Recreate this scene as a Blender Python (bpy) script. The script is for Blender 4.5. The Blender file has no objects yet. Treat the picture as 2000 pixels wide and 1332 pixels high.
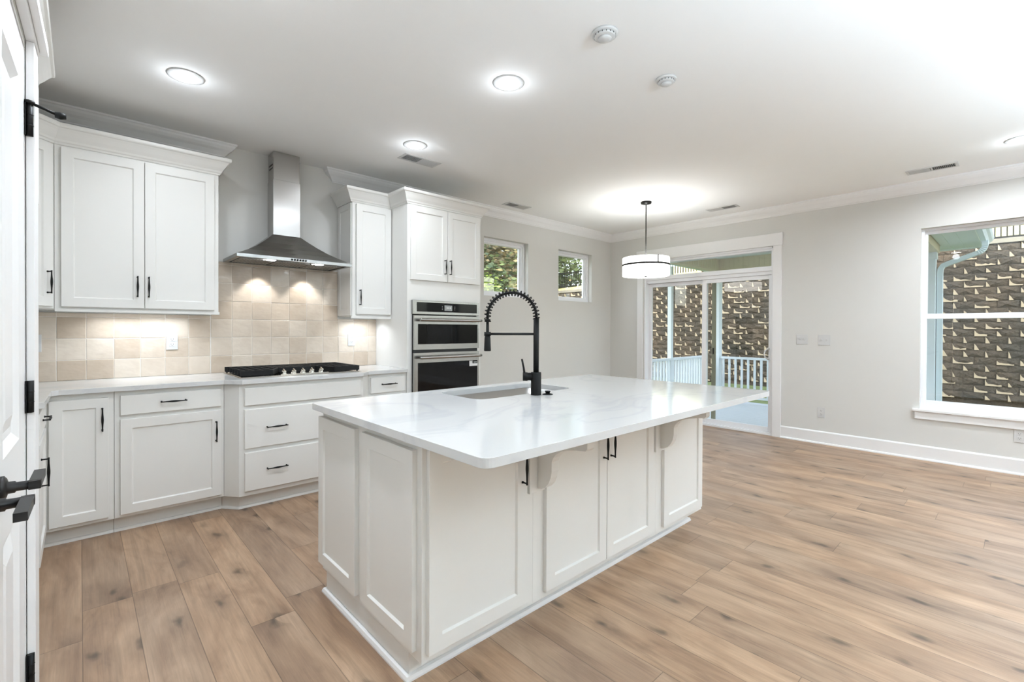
import bpy, bmesh, math, random
from mathutils import Vector, Matrix
random.seed(7)
SC = bpy.context.scene
COL = SC.collection

# ------------------------------------------------------------------ camera
YAW, PITCH, ROLL, FPX = .7455, -.0064, .0041, 914.16
CAM = Vector((-6.1246, -4.3565, 1.2739))
cd = bpy.data.cameras.new('camera')
cd.sensor_fit = 'HORIZONTAL'; cd.sensor_width = 36.0
cd.lens = FPX / 2000 * 36
cd.shift_x = 0.0; cd.shift_y = -(666 - 648.76) / 2000
cd.clip_start = .02; cd.clip_end = 300
cam = bpy.data.objects.new('camera', cd); COL.objects.link(cam)
F_ = Vector((math.sin(YAW)*math.cos(PITCH), math.cos(YAW)*math.cos(PITCH), math.sin(PITCH)))
R_ = Vector((math.cos(YAW), -math.sin(YAW), 0)); U_ = R_.cross(F_)
c_, s_ = math.cos(ROLL), math.sin(ROLL)
R2, U2 = R_*c_ + U_*s_, U_*c_ - R_*s_
M = Matrix((R2, U2, -F_)).transposed().to_4x4(); M.translation = CAM
cam.matrix_world = M
SC.camera = cam

# ------------------------------------------------------------------ world, sun, exposure
SC.view_settings.view_transform = 'Standard'
SC.view_settings.look = 'None'
SC.view_settings.gamma = 1.0
SC.view_settings.use_curve_mapping = False
SC.view_settings.exposure = 0.82
SC.cycles.use_denoising = True
SC.cycles.max_bounces = 10
SC.cycles.diffuse_bounces = 5
SC.cycles.use_adaptive_sampling = True
SC.cycles.adaptive_threshold = .03
SC.cycles.glossy_bounces = 4
SC.cycles.transparent_max_bounces = 12
SC.cycles.caustics_reflective = False
SC.cycles.caustics_refractive = False
SC.cycles.sample_clamp_indirect = 6.0
WORLD, SUN = .58, 4.5
DOWN_W = 10.5       # default downlight watts, used by the added kitchen one
FILL_BOWL_W = 270.0      # uplight bowls added behind the camera to fill the ceiling
DOWN_FILL = 5.0   # watts of the fill downlights added behind the camera
PEND_W = 2.5
LCOL = (.84, .915, 1.0)
W = bpy.data.worlds.new('sky'); SC.world = W; W.use_nodes = True
wn = W.node_tree; wn.nodes.clear()
sky = wn.nodes.new('ShaderNodeTexSky'); sky.sky_type = 'NISHITA'
sky.sun_disc = False; sky.sun_elevation = math.radians(38); sky.sun_rotation = math.radians(250)
sky.air_density = 1.0; sky.dust_density = 2.5
bgn = wn.nodes.new('ShaderNodeBackground'); bgn.inputs['Strength'].default_value = WORLD
hsv = wn.nodes.new('ShaderNodeHueSaturation'); hsv.inputs['Saturation'].default_value = .5
wo = wn.nodes.new('ShaderNodeOutputWorld')
wn.links.new(sky.outputs[0], hsv.inputs['Color']); wn.links.new(hsv.outputs[0], bgn.inputs[0]); wn.links.new(bgn.outputs[0], wo.inputs[0])
sd = bpy.data.lights.new('sun', 'SUN'); sd.energy = SUN; sd.angle = math.radians(2); sd.color = (1, .95, .86)
so = bpy.data.objects.new('sun', sd); COL.objects.link(so)
so.rotation_euler = Vector((.80, .42, -.55)).to_track_quat('-Z', 'Y').to_euler()
so.location = (-20, -10, 20)

# ------------------------------------------------------------------ materials
def new_mat(name):
    m = bpy.data.materials.new(name); m.use_nodes = True
    nt = m.node_tree; nt.nodes.clear()
    out = nt.nodes.new('ShaderNodeOutputMaterial')
    b = nt.nodes.new('ShaderNodeBsdfPrincipled')
    nt.links.new(b.outputs[0], out.inputs[0])
    return m, nt, b, out
def lin(c):
    return tuple((x/12.92 if x <= .04045 else ((x+.055)/1.055)**2.4) for x in c)
def srgb(r, g, b): return lin((r/255, g/255, b/255)) + (1,)
def node(nt, t, **kw):
    n = nt.nodes.new(t)
    for k, v in kw.items():
        if k.startswith('i_'): n.inputs[k[2:]].default_value = v
        else: setattr(n, k, v)
    return n
def simple(name, col, rough=.5, metal=0, var=.03, scale=6, bump=.0, bscale=200, spec=.5, coat=0, stretch=None):
    """base colour with a little noise variation, optional fine bump"""
    m, nt, b, out = new_mat(name)
    tc = node(nt, 'ShaderNodeTexCoord')
    mp = node(nt, 'ShaderNodeMapping')
    if stretch: mp.inputs['Scale'].default_value = stretch
    nt.links.new(tc.outputs['Object'], mp.inputs[0])
    nz = node(nt, 'ShaderNodeTexNoise'); nz.inputs['Scale'].default_value = scale; nz.inputs['Detail'].default_value = 3
    nt.links.new(mp.outputs[0], nz.inputs['Vector'])
    mx = node(nt, 'ShaderNodeMix', data_type='RGBA')
    mx.inputs[6].default_value = tuple(c*(1-var) for c in col[:3]) + (1,)
    mx.inputs[7].default_value = tuple(min(1, c*(1+var)) for c in col[:3]) + (1,)
    nt.links.new(nz.outputs[0], mx.inputs[0]); nt.links.new(mx.outputs[2], b.inputs['Base Color'])
    b.inputs['Roughness'].default_value = rough; b.inputs['Metallic'].default_value = metal
    b.inputs['Specular IOR Level'].default_value = spec
    if coat: b.inputs['Coat Weight'].default_value = coat
    if bump:
        n2 = node(nt, 'ShaderNodeTexNoise'); n2.inputs['Scale'].default_value = bscale
        nt.links.new(mp.outputs[0], n2.inputs['Vector'])
        bp = node(nt, 'ShaderNodeBump'); bp.inputs['Strength'].default_value = bump; bp.inputs['Distance'].default_value = .002
        nt.links.new(n2.outputs[0], bp.inputs['Height']); nt.links.new(bp.outputs[0], b.inputs['Normal'])
    return m
def emissive(name, col, strength):
    m, nt, b, out = new_mat(name)
    b.inputs['Base Color'].default_value = (.9, .9, .9, 1)
    b.inputs['Emission Color'].default_value = col; b.inputs['Emission Strength'].default_value = strength
    return m
M_WALL = simple('wall_paint', srgb(214, 213, 209), .85, var=.01, bump=.08, bscale=350)
M_CEIL = simple('ceiling_paint', srgb(245, 245, 244), .9, var=.008, bump=.06, bscale=300)
M_TRIM = simple('trim_paint', srgb(236, 236, 236), .35, var=.006)
M_CAB = simple('cabinet_paint', srgb(229, 228, 224), .38, var=.008, bump=.02, bscale=150)
M_VINYL = simple('window_vinyl', srgb(240, 241, 244), .35, var=.005)
M_BLACK = simple('matte_black_metal', srgb(15, 15, 14), .5, var=.1, spec=.22)
M_BRONZE = simple('dark_bronze', srgb(30, 29, 28), .4, metal=.2, var=.1, spec=.35)
M_IRON = simple('cast_iron', srgb(20, 20, 20), .6, spec=.25, var=.15, bump=.15, bscale=400)
M_PLASTIC = simple('white_plastic', srgb(208, 208, 207), .3, var=.004)
M_SLOT = simple('dark_slot', srgb(60, 58, 55), .6)
M_BGLASS = simple('black_glass', srgb(6, 6, 6), .05, var=.05, spec=.18)
M_GROOVE = simple('vent_shadow', srgb(70, 70, 68), .8)
M_SCREEN = simple('display_grey', srgb(150, 152, 150), .2)
M_STICKER = simple('sticker_paper', srgb(225, 225, 222), .6)
def steel(name, base, rough, stretch, strength=.25):
    m, nt, b, out = new_mat(name)
    tc = node(nt, 'ShaderNodeTexCoord'); mp = node(nt, 'ShaderNodeMapping')
    mp.inputs['Scale'].default_value = stretch
    nt.links.new(tc.outputs['Object'], mp.inputs[0])
    nz = node(nt, 'ShaderNodeTexNoise'); nz.inputs['Scale'].default_value = 60; nz.inputs['Detail'].default_value = 4
    nt.links.new(mp.outputs[0], nz.inputs['Vector'])
    mr = node(nt, 'ShaderNodeMapRange'); mr.inputs['To Min'].default_value = rough-.02; mr.inputs['To Max'].default_value = rough+.03
    nt.links.new(nz.outputs[0], mr.inputs[0]); nt.links.new(mr.outputs[0], b.inputs['Roughness'])
    mx = node(nt, 'ShaderNodeMix', data_type='RGBA')
    mx.inputs[6].default_value = tuple(c*.97 for c in base[:3])+(1,); mx.inputs[7].default_value = base
    nt.links.new(nz.outputs[0], mx.inputs[0]); nt.links.new(mx.outputs[2], b.inputs['Base Color'])
    b.inputs['Metallic'].default_value = 1
    b.inputs['Anisotropic'].default_value = .5
    return m
M_STEEL = steel('brushed_steel_horizontal', srgb(164, 163, 160), .25, (.02, .02, 8))
M_STEELV = steel('brushed_steel_vertical', srgb(190, 188, 185), .24, (8, 8, .02))
M_CHROME = simple('polished_knob_steel', srgb(215, 212, 205), .12, metal=1, var=.02)
def quartz():
    m, nt, b, out = new_mat('white_quartz')
    tc = node(nt, 'ShaderNodeTexCoord')
    n1 = node(nt, 'ShaderNodeTexNoise'); n1.inputs['Scale'].default_value = 1.3; n1.inputs['Detail'].default_value = 6; n1.inputs['Distortion'].default_value = 1.2
    nt.links.new(tc.outputs['Object'], n1.inputs['Vector'])
    cr = node(nt, 'ShaderNodeValToRGB')
    e = cr.color_ramp.elements
    e[0].position = .0; e[0].color = srgb(208, 208, 207)
    e[1].position = 1; e[1].color = srgb(208, 208, 207)
    for p, c in ((.47, srgb(208, 208, 207)), (.5, srgb(200, 201, 202)), (.53, srgb(208, 208, 207))):
        x = e.new(p); x.color = c
    nt.links.new(n1.outputs[0], cr.inputs[0]); nt.links.new(cr.outputs[0], b.inputs['Base Color'])
    b.inputs['Roughness'].default_value = .11
    return m
M_QUARTZ = quartz()
def floor_mat():
    m, nt, b, out = new_mat('oak_plank_floor')
    L = nt.links.new
    PW, PL = .1765, 1.45
    tc = node(nt, 'ShaderNodeTexCoord')
    sp = node(nt, 'ShaderNodeSeparateXYZ'); L(tc.outputs['Object'], sp.inputs[0])
    def mth(op, a, b_=None, c_=None, clamp=False):
        n = node(nt, 'ShaderNodeMath', operation=op, use_clamp=clamp)
        for i, v in enumerate((a, b_, c_)):
            if v is None: continue
            if isinstance(v, (int, float)): n.inputs[i].default_value = v
            else: L(v, n.inputs[i])
        return n.outputs[0]
    xs = mth('DIVIDE', mth('ADD', sp.outputs[0], 5.942+20*PW), PW)
    row = mth('FLOOR', xs); fx = mth('FRACT', xs)
    w1 = node(nt, 'ShaderNodeTexWhiteNoise', noise_dimensions='1D'); L(row, w1.inputs['W'])
    ys = mth('ADD', mth('DIVIDE', sp.outputs[1], PL), mth('MULTIPLY_ADD', w1.outputs[0], 9.7, 40.0))
    col = mth('FLOOR', ys); fy = mth('FRACT', ys)
    cb = node(nt, 'ShaderNodeCombineXYZ'); L(row, cb.inputs[0]); L(col, cb.inputs[1])
    w2 = node(nt, 'ShaderNodeTexWhiteNoise', noise_dimensions='2D'); L(cb.outputs[0], w2.inputs['Vector'])
    rid = w2.outputs[0]; rw = mth('MULTIPLY', rid, 41.0)
    ex = mth('MULTIPLY', mth('MINIMUM', fx, mth('SUBTRACT', 1.0, fx)), PW)
    ey = mth('MULTIPLY', mth('MINIMUM', fy, mth('SUBTRACT', 1.0, fy)), PL)
    seam = node(nt, 'ShaderNodeMapRange'); L(mth('MINIMUM', ex, ey), seam.inputs[0])
    seam.inputs['From Min'].default_value = .0006; seam.inputs['From Max'].default_value = .0022
    seam.inputs['To Min'].default_value = .50; seam.inputs['To Max'].default_value = 1.0
    def noise(vec_scale, detail=4, dist=0.0, rough=.55):
        mm = node(nt, 'ShaderNodeMapping'); mm.inputs['Scale'].default_value = vec_scale
        L(tc.outputs['Object'], mm.inputs[0])
        n = node(nt, 'ShaderNodeTexNoise', noise_dimensions='4D')
        n.inputs['Scale'].default_value = 1; n.inputs['Detail'].default_value = detail
        n.inputs['Distortion'].default_value = dist; n.inputs['Roughness'].default_value = rough
        L(mm.outputs[0], n.inputs['Vector']); L(rw, n.inputs['W'])
        return n
    def mr(src, a, b_, c0, c1):
        n = node(nt, 'ShaderNodeMapRange'); L(src, n.inputs[0])
        n.inputs['From Min'].default_value = a; n.inputs['From Max'].default_value = b_; n.inputs['To Min'].default_value = c0; n.inputs['To Max'].default_value = c1
        return n.outputs[0]
    big = noise((6.0, 1.5, 1), 5, 1.4)
    grain = noise((85, 2.6, 1), 5, .5, .68)
    fine = noise((300, 10, 1), 3, 0)
    streak = noise((20, .9, 1), 4, 1.8, .5)
    smudge = noise((9, 2.2, 1), 3, 2.4, .5)
    cr = node(nt, 'ShaderNodeValToRGB'); e = cr.color_ramp.elements
    e[0].position = .25; e[0].color = srgb(124, 99, 79)
    e[1].position = .78; e[1].color = srgb(186, 158, 133)
    x = e.new(.42); x.color = srgb(152, 124, 101)
    x = e.new(.58); x.color = srgb(171, 143, 118)
    L(big.outputs[0], cr.inputs[0])
    # knots: sparse stretched voronoi cells, one in three kept
    mk = node(nt, 'ShaderNodeMapping'); mk.inputs['Scale'].default_value = (6.2, 3.0, 1); L(tc.outputs['Object'], mk.inputs[0])
    nd = noise((14, 8, 1), 2, 0)
    va = node(nt, 'ShaderNodeVectorMath', operation='MULTIPLY_ADD'); L(nd.outputs['Color'], va.inputs[0]); va.inputs[1].default_value = (.42, .42, 0); L(mk.outputs[0], va.inputs[2])
    of = node(nt, 'ShaderNodeCombineXYZ'); L(mth('MULTIPLY', rid, 91.0), of.inputs[0]); L(mth('MULTIPLY', rid, 57.0), of.inputs[1])
    vb = node(nt, 'ShaderNodeVectorMath', operation='ADD'); L(va.outputs[0], vb.inputs[0]); L(of.outputs[0], vb.inputs[1])
    vo = node(nt, 'ShaderNodeTexVoronoi', voronoi_dimensions='2D'); vo.inputs['Scale'].default_value = 1; L(vb.outputs[0], vo.inputs['Vector'])
    sc_ = node(nt, 'ShaderNodeSeparateColor'); L(vo.outputs['Color'], sc_.inputs[0])
    keep = mr(sc_.outputs[0], .50, .72, 0, 1)
    core = mr(vo.outputs['Distance'], .04, .15, 1, 0)
    halo = mr(vo.outputs['Distance'], .10, .46, 1, 0)
    kn = mth('MULTIPLY', mth('ADD', mth('MULTIPLY', core, .45), mth('MULTIPLY', halo, .20)), keep)
    kf = mth('SUBTRACT', 1.0, kn)
    f = mr(grain.outputs[0], .3, .7, .82, 1.10)
    for o in (mr(fine.outputs[0], .3, .7, .94, 1.04), mr(streak.outputs[0], .56, .74, 1.0, .74), mr(smudge.outputs[0], .60, .76, 1.0, .76), kf, mr(rid, 0, 1, .88, 1.10), seam.outputs[0]):
        f = mth('MULTIPLY', f, o)
    vm = node(nt, 'ShaderNodeVectorMath', operation='SCALE'); L(cr.outputs[0], vm.inputs[0]); L(f, vm.inputs['Scale'])
    hs = node(nt, 'ShaderNodeHueSaturation'); hs.inputs['Saturation'].default_value = 1.0; L(vm.outputs[0], hs.inputs['Color'])
    L(mr(rid, 0, 1, .97, 1.06), hs.inputs['Saturation'])
    L(hs.outputs[0], b.inputs['Base Color'])
    L(mr(grain.outputs[0], 0, 1, .36, .52), b.inputs['Roughness'])
    bp = node(nt, 'ShaderNodeBump'); bp.inputs['Strength'].default_value = .3; bp.inputs['Distance'].default_value = .0012
    L(f, bp.inputs['Height']); L(bp.outputs[0], b.inputs['Normal'])
    return m
M_FLOOR = floor_mat()
TILE = .1465
TILE_X0, TILE_Z0 = -6.240, .904
TILE_OFF = (-TILE_X0, 0, -TILE_Z0)
def tile_mat():
    """hand-made glazed tile, a random tint per tile (attribute-free: each tile is a cell of a 0.149 m grid)"""
    m, nt, b, out = new_mat('zellige_tile'); L = nt.links.new
    tc = node(nt, 'ShaderNodeTexCoord')
    sx = node(nt, 'ShaderNodeMapping'); sx.inputs['Location'].default_value = TILE_OFF
    L(tc.outputs['Object'], sx.inputs[0])
    sn = node(nt, 'ShaderNodeVectorMath', operation='SNAP'); sn.inputs[1].default_value = (TILE, 10, TILE)
    L(sx.outputs[0], sn.inputs[0])
    wn_ = node(nt, 'ShaderNodeTexWhiteNoise', noise_dimensions='3D'); L(sn.outputs[0], wn_.inputs['Vector'])
    n1 = node(nt, 'ShaderNodeTexNoise', noise_dimensions='4D'); n1.inputs['Scale'].default_value = 9; n1.inputs['Detail'].default_value = 3; n1.inputs['Distortion'].default_value = .8
    mu = node(nt, 'ShaderNodeMath', operation='MULTIPLY'); mu.inputs[1].default_value = 20
    L(wn_.outputs[0], mu.inputs[0]); L(mu.outputs[0], n1.inputs['W']); L(tc.outputs['Object'], n1.inputs['Vector'])
    ad = node(nt, 'ShaderNodeMath', operation='ADD'); L(wn_.outputs[0], ad.inputs[0]); L(n1.outputs[0], ad.inputs[1])
    hf = node(nt, 'ShaderNodeMath', operation='MULTIPLY'); hf.inputs[1].default_value = .5; L(ad.outputs[0], hf.inputs[0])
    cr = node(nt, 'ShaderNodeValToRGB'); e = cr.color_ramp.elements
    e[0].position = .2; e[0].color = srgb(188, 171, 152)
    e[1].position = .8; e[1].color = srgb(218, 206, 191)
    L(hf.outputs[0], cr.inputs[0]); L(cr.outputs[0], b.inputs['Base Color'])
    b.inputs['Roughness'].default_value = .16
    n2 = node(nt, 'ShaderNodeTexNoise', noise_dimensions='4D'); n2.inputs['Scale'].default_value = 14; n2.inputs['Detail'].default_value = 2
    mp2 = node(nt, 'ShaderNodeMapping'); mp2.inputs['Scale'].default_value = (1, 1, 1.8)
    L(tc.outputs['Object'], mp2.inputs[0]); L(mp2.outputs[0], n2.inputs['Vector']); L(mu.outputs[0], n2.inputs['W'])
    bp = node(nt, 'ShaderNodeBump'); bp.inputs['Strength'].default_value = .5; bp.inputs['Distance'].default_value = .006
    L(n2.outputs[0], bp.inputs['Height']); L(bp.outputs[0], b.inputs['Normal'])
    return m
M_TILE = tile_mat()
M_GROUT = simple('pale_grout', srgb(232, 228, 222), .9)
def glass_mat(name, tint, refl=1.0):
    m = bpy.data.materials.new(name); m.use_nodes = True; nt = m.node_tree; nt.nodes.clear()
    out = nt.nodes.new('ShaderNodeOutputMaterial')
    tr = node(nt, 'ShaderNodeBsdfTransparent'); tr.inputs[0].default_value = tint
    gl = node(nt, 'ShaderNodeBsdfGlossy'); gl.inputs['Roughness'].default_value = .0
    gl.inputs[0].default_value = (refl, refl, refl, 1)
    fr = node(nt, 'ShaderNodeFresnel'); fr.inputs[0].default_value = 1.5
    nz = node(nt, 'ShaderNodeTexNoise'); nz.inputs['Scale'].default_value = .8
    bp = node(nt, 'ShaderNodeBump'); bp.inputs['Strength'].default_value = .02
    nt.links.new(nz.outputs[0], bp.inputs['Height']); nt.links.new(bp.outputs[0], gl.inputs['Normal'])
    mx = nt.nodes.new('ShaderNodeMixShader')
    ge = node(nt, 'ShaderNodeNewGeometry'); iv = node(nt, 'ShaderNodeMath', operation='SUBTRACT'); iv.inputs[0].default_value = 1
    nt.links.new(ge.outputs['Backfacing'], iv.inputs[1])
    mu = node(nt, 'ShaderNodeMath', operation='MULTIPLY', use_clamp=True); nt.links.new(fr.outputs[0], mu.inputs[0]); nt.links.new(iv.outputs[0], mu.inputs[1])
    m2 = node(nt, 'ShaderNodeMath', operation='MULTIPLY', use_clamp=True); m2.inputs[1].default_value = 1.7; nt.links.new(mu.outputs[0], m2.inputs[0])
    nt.links.new(m2.outputs[0], mx.inputs[0]); nt.links.new(tr.outputs[0], mx.inputs[1]); nt.links.new(gl.outputs[0], mx.inputs[2])
    nt.links.new(mx.outputs[0], out.inputs[0])
    return m
M_GLASS = glass_mat('window_glass', (.93, .955, .95, 1))

# ------------------------------------------------------------------ mesh helpers
def BM(): return bmesh.new()
def box(bm, x0, x1, y0, y1, z0, z1, mi=0):
    x0, x1 = sorted((x0, x1)); y0, y1 = sorted((y0, y1)); z0, z1 = sorted((z0, z1))
    v = [bm.verts.new((x, y, z)) for x in (x0, x1) for y in (y0, y1) for z in (z0, z1)]
    for f in ((0, 1, 3, 2), (4, 6, 7, 5), (0, 4, 5, 1), (2, 3, 7, 6), (0, 2, 6, 4), (1, 5, 7, 3)):
        fa = bm.faces.new([v[i] for i in f]); fa.material_index = mi
    return v
def prism(bm, pts, ax, a0, a1, mi=0):
    """pts: 2-D outline in the plane normal to axis ax ('x': (y,z), 'y': (x,z), 'z': (x,y))"""
    def mk(p, a): return {'x': (a, p[0], p[1]), 'y': (p[0], a, p[1]), 'z': (p[0], p[1], a)}[ax]
    A = [bm.verts.new(mk(p, a0)) for p in pts]; B = [bm.verts.new(mk(p, a1)) for p in pts]
    n = len(pts)
    fs = [bm.faces.new(A), bm.faces.new(B[::-1])]
    for i in range(n): fs.append(bm.faces.new((A[i], B[i], B[(i+1) % n], A[(i+1) % n])))
    for f in fs: f.material_index = mi
    return A + B
def frame_axes(d):
    d = Vector(d).normalized(); a = Vector((0, 0, 1)) if abs(d.z) < .9 else Vector((1, 0, 0))
    u = d.cross(a).normalized(); return u, d.cross(u).normalized(), d
def tube(bm, pts, r, seg=12, caps=True, smooth=True, closed=False):
    """swept round tube through pts; r number or list"""
    pts = [Vector(p) for p in pts]; n = len(pts)
    rs = r if isinstance(r, (list, tuple)) else [r]*n
    rings = []; up = None
    for i, p in enumerate(pts):
        if closed: d = pts[(i+1) % n]-pts[i-1]
        else: d = (pts[min(i+1, n-1)]-pts[max(i-1, 0)])
        d.normalize()
        if up is None: u, w, _ = frame_axes(d)
        else:
            u = up - d*up.dot(d); u.normalize(); w = d.cross(u)
        up = u
        rings.append([bm.verts.new(p + (u*math.cos(2*math.pi*k/seg) + w*math.sin(2*math.pi*k/seg))*rs[i]) for k in range(seg)])
    for i in range(n if closed else n-1):
        a, b2 = rings[i], rings[(i+1) % n]
        for k in range(seg):
            f = bm.faces.new((a[k], a[(k+1) % seg], b2[(k+1) % seg], b2[k])); f.smooth = smooth
    if caps and not closed:
        bm.faces.new(rings[0][::-1]); bm.faces.new(rings[-1])
    return rings
def lathe(bm, prof, c, seg=32, axis=(0, 0, 1), smooth=True):
    """prof: (radius, height) list about axis through c"""
    u, w, d = frame_axes(axis); c = Vector(c); rings = []
    for r, h in prof:
        if r < 1e-6: rings.append([bm.verts.new(c + d*h)])
        else: rings.append([bm.verts.new(c + d*h + (u*math.cos(2*math.pi*k/seg)+w*math.sin(2*math.pi*k/seg))*r) for k in range(seg)])
    ringed = len(rings[0]) > 1 and len(rings[-1]) > 1      # profile clear of the axis: close it on itself
    for a, b2 in zip(rings, rings[1:] + ([rings[0]] if ringed else [])):
        for k in range(seg):
            k2 = (k+1) % seg
            if len(a) == 1 and len(b2) == 1: continue
            if len(a) == 1: f = bm.faces.new((a[0], b2[k2], b2[k]))
            elif len(b2) == 1: f = bm.faces.new((a[k], a[k2], b2[0]))
            else: f = bm.faces.new((a[k], a[k2], b2[k2], b2[k]))
            f.smooth = smooth
    if len(rings[0]) > 1 and not ringed: bm.faces.new(rings[0][::-1])
    if len(rings[-1]) > 1 and not ringed: bm.faces.new(rings[-1])
def sweep(bm, prof, path, side=1, closed=False, mi=0):
    """prof (out, z) closed outline; path (x, y); out is to the `side` (+1 = right of travel) of the path, mitred"""
    P = [Vector(p) for p in path]; n = len(P); rings = []
    def nrm(a, b2):
        d = (b2-a).normalized(); return Vector((d.y, -d.x))*side
    for i in range(n):
        if closed: n0, n1 = nrm(P[i-1], P[i]), nrm(P[i], P[(i+1) % n])
        else:
            n0 = nrm(P[i-1], P[i]) if i > 0 else nrm(P[0], P[1])
            n1 = nrm(P[i], P[i+1]) if i < n-1 else n0
        m = (n0+n1); m = m/max(1e-6, m.dot(n0)) if m.length > 1e-6 else n0
        rings.append([bm.verts.new((P[i].x+m.x*o, P[i].y+m.y*o, z)) for o, z in prof])
    k = len(prof)
    for i in range(n if closed else n-1):
        a, b2 = rings[i], rings[(i+1) % n]
        for j in range(k):
            try: f = bm.faces.new((a[j], a[(j+1) % k], b2[(j+1) % k], b2[j])); f.material_index = mi
            except ValueError: pass
    if not closed:
        bm.faces.new(rings[0][::-1]); bm.faces.new(rings[-1])
def link_mesh(name, bm, mats, parent=None, bevel=0, loc=None, smooth=None):
    """world-space bmesh -> one mesh object (child of parent if given)"""
    bmesh.ops.recalc_face_normals(bm, faces=bm.faces)
    inv = parent.matrix_world.inverted() if parent is not None else None
    if parent is not None: bm.transform(inv)
    elif loc is not None: bm.transform(Matrix.Translation(-Vector(loc)))
    me = bpy.data.meshes.new(name); bm.to_mesh(me); bm.free()
    for m in (mats if isinstance(mats, (list, tuple)) else [mats]): me.materials.append(m)
    o = bpy.data.objects.new(name, me); COL.objects.link(o)
    if parent is not None:
        o.parent = parent; o.matrix_world = parent.matrix_world.copy()
    elif loc is not None: o.location = loc
    if bevel:
        b = o.modifiers.new('bevel', 'BEVEL'); b.width = bevel; b.segments = 2; b.limit_method = 'ANGLE'; b.angle_limit = math.radians(40)
        b.harden_normals = False
    bpy.context.view_layer.update()
    return o
def thing(name, label, cat, loc=(0, 0, 0), group=None, rotz=0):
    o = bpy.data.objects.new(name, None); COL.objects.link(o)
    o.empty_display_size = .1
    o.location = loc; o.rotation_euler = (0, 0, rotz); o['label'] = label; o['category'] = cat
    if group: o['group'] = group
    bpy.context.view_layer.update()
    return o
def tag(o, label, cat, group=None, kind=None):
    o['label'] = label; o['category'] = cat
    if group: o['group'] = group
    if kind: o['kind'] = kind
    return o
def struct(name, bm, mats, label=None, cat=None, bevel=0):
    o = link_mesh(name, bm, mats, bevel=bevel); o['kind'] = 'structure'
    if label: o['label'] = label
    if cat: o['category'] = cat
    return o
def struct_root(name, label=None, cat=None, loc=(0, 0, 0)):
    o = bpy.data.objects.new(name, None); COL.objects.link(o); o.location = loc; o['kind'] = 'structure'
    if label: o['label'] = label
    if cat: o['category'] = cat
    bpy.context.view_layer.update(); return o

# oriented panel pieces: O origin, U across, Wv up, N outwards
def obox(bm, O, U, Wv, N, u0, u1, w0, w1, n0, n1, mi=0):
    O, U, Wv, N = map(Vector, (O, U, Wv, N))
    v = [bm.verts.new(O+U*u+Wv*w+N*n) for u in (u0, u1) for w in (w0, w1) for n in (n0, n1)]
    for f in ((0, 1, 3, 2), (4, 6, 7, 5), (0, 4, 5, 1), (2, 3, 7, 6), (0, 2, 6, 4), (1, 5, 7, 3)):
        bm.faces.new([v[i] for i in f]).material_index = mi
def shaker(bm, O, U, Wv, N, w, h, t=.02, fr=.056, rec=.009, sl=.006):
    """framed door with a recessed flat panel and a sloped inner edge"""
    O, U, Wv, N = map(Vector, (O, U, Wv, N))
    def loop(i, n): return [bm.verts.new(O+U*a+Wv*b2+N*n) for a, b2 in ((i, i), (w-i, i), (w-i, h-i), (i, h-i))]
    L0 = loop(0, 0); L1 = loop(0, t-.0015); L1b = loop(.0015, t); L2 = loop(fr, t); L3 = loop(fr+sl, t-rec)
    for a, b2 in ((L0, L1), (L1, L1b), (L1b, L2), (L2, L3)):
        for k in range(4): bm.faces.new((a[k], a[(k+1) % 4], b2[(k+1) % 4], b2[k]))
    bm.faces.new(L3); bm.faces.new(L0[::-1])
def slab(bm, O, U, Wv, N, w, h, t=.02):
    O, U, Wv, N = map(Vector, (O, U, Wv, N))
    def loop(i, n): return [bm.verts.new(O+U*a+Wv*b2+N*n) for a, b2 in ((i, i), (w-i, i), (w-i, h-i), (i, h-i))]
    L0 = loop(0, 0); L1 = loop(0, t-.003); L2 = loop(.003, t)
    for a, b2 in ((L0, L1), (L1, L2)):
        for k in range(4): bm.faces.new((a[k], a[(k+1) % 4], b2[(k+1) % 4], b2[k]))
    bm.faces.new(L2); bm.faces.new(L0[::-1])
def pull(parent, c, d, N, length=.128):
    """black spindle bar pull: c on the face, d bar direction, N outwards; a sub-part of the door"""
    bm = BM(); c, d, N = Vector(c), Vector(d).normalized(), Vector(N).normalized()
    off = N*.027; n = 17
    pts = [c+off+d*(length+.012)*(i/(n-1)-.5) for i in range(n)]
    def rr(t):
        t = abs(2*t-1)
        return .0036 + .0030*math.exp(-(t/.42)**2) + (.0008 if t > .93 else 0)
    tube(bm, pts, [rr(i/(n-1)) for i in range(n)], 10)
    for s in (-1, 1):
        p = c+d*s*length/2
        tube(bm, [p, p+N*.004, p+N*.006, p+off], [.0055, .0055, .0035, .0035], 8)
    return link_mesh('handle', bm, M_BLACK, parent)
def door_part(parent, name, O, U, N, w, h, kind='shaker', hpos=None, hdir=None, hl=.128, t=.02):
    bm = BM(); Wv = (0, 0, 1)
    (shaker if kind == 'shaker' else slab)(bm, O, U, Wv, N, w, h, t)
    d = link_mesh(name, bm, M_CAB, parent)
    if hpos is not None:
        O_, U_2, N_ = Vector(O), Vector(U), Vector(N)
        c = O_ + U_2*hpos[0] + Vector((0, 0, hpos[1])) + N_*t
        pull(d, c, (0, 0, 1) if hdir == 'v' else U, N, hl)
    return d

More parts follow.
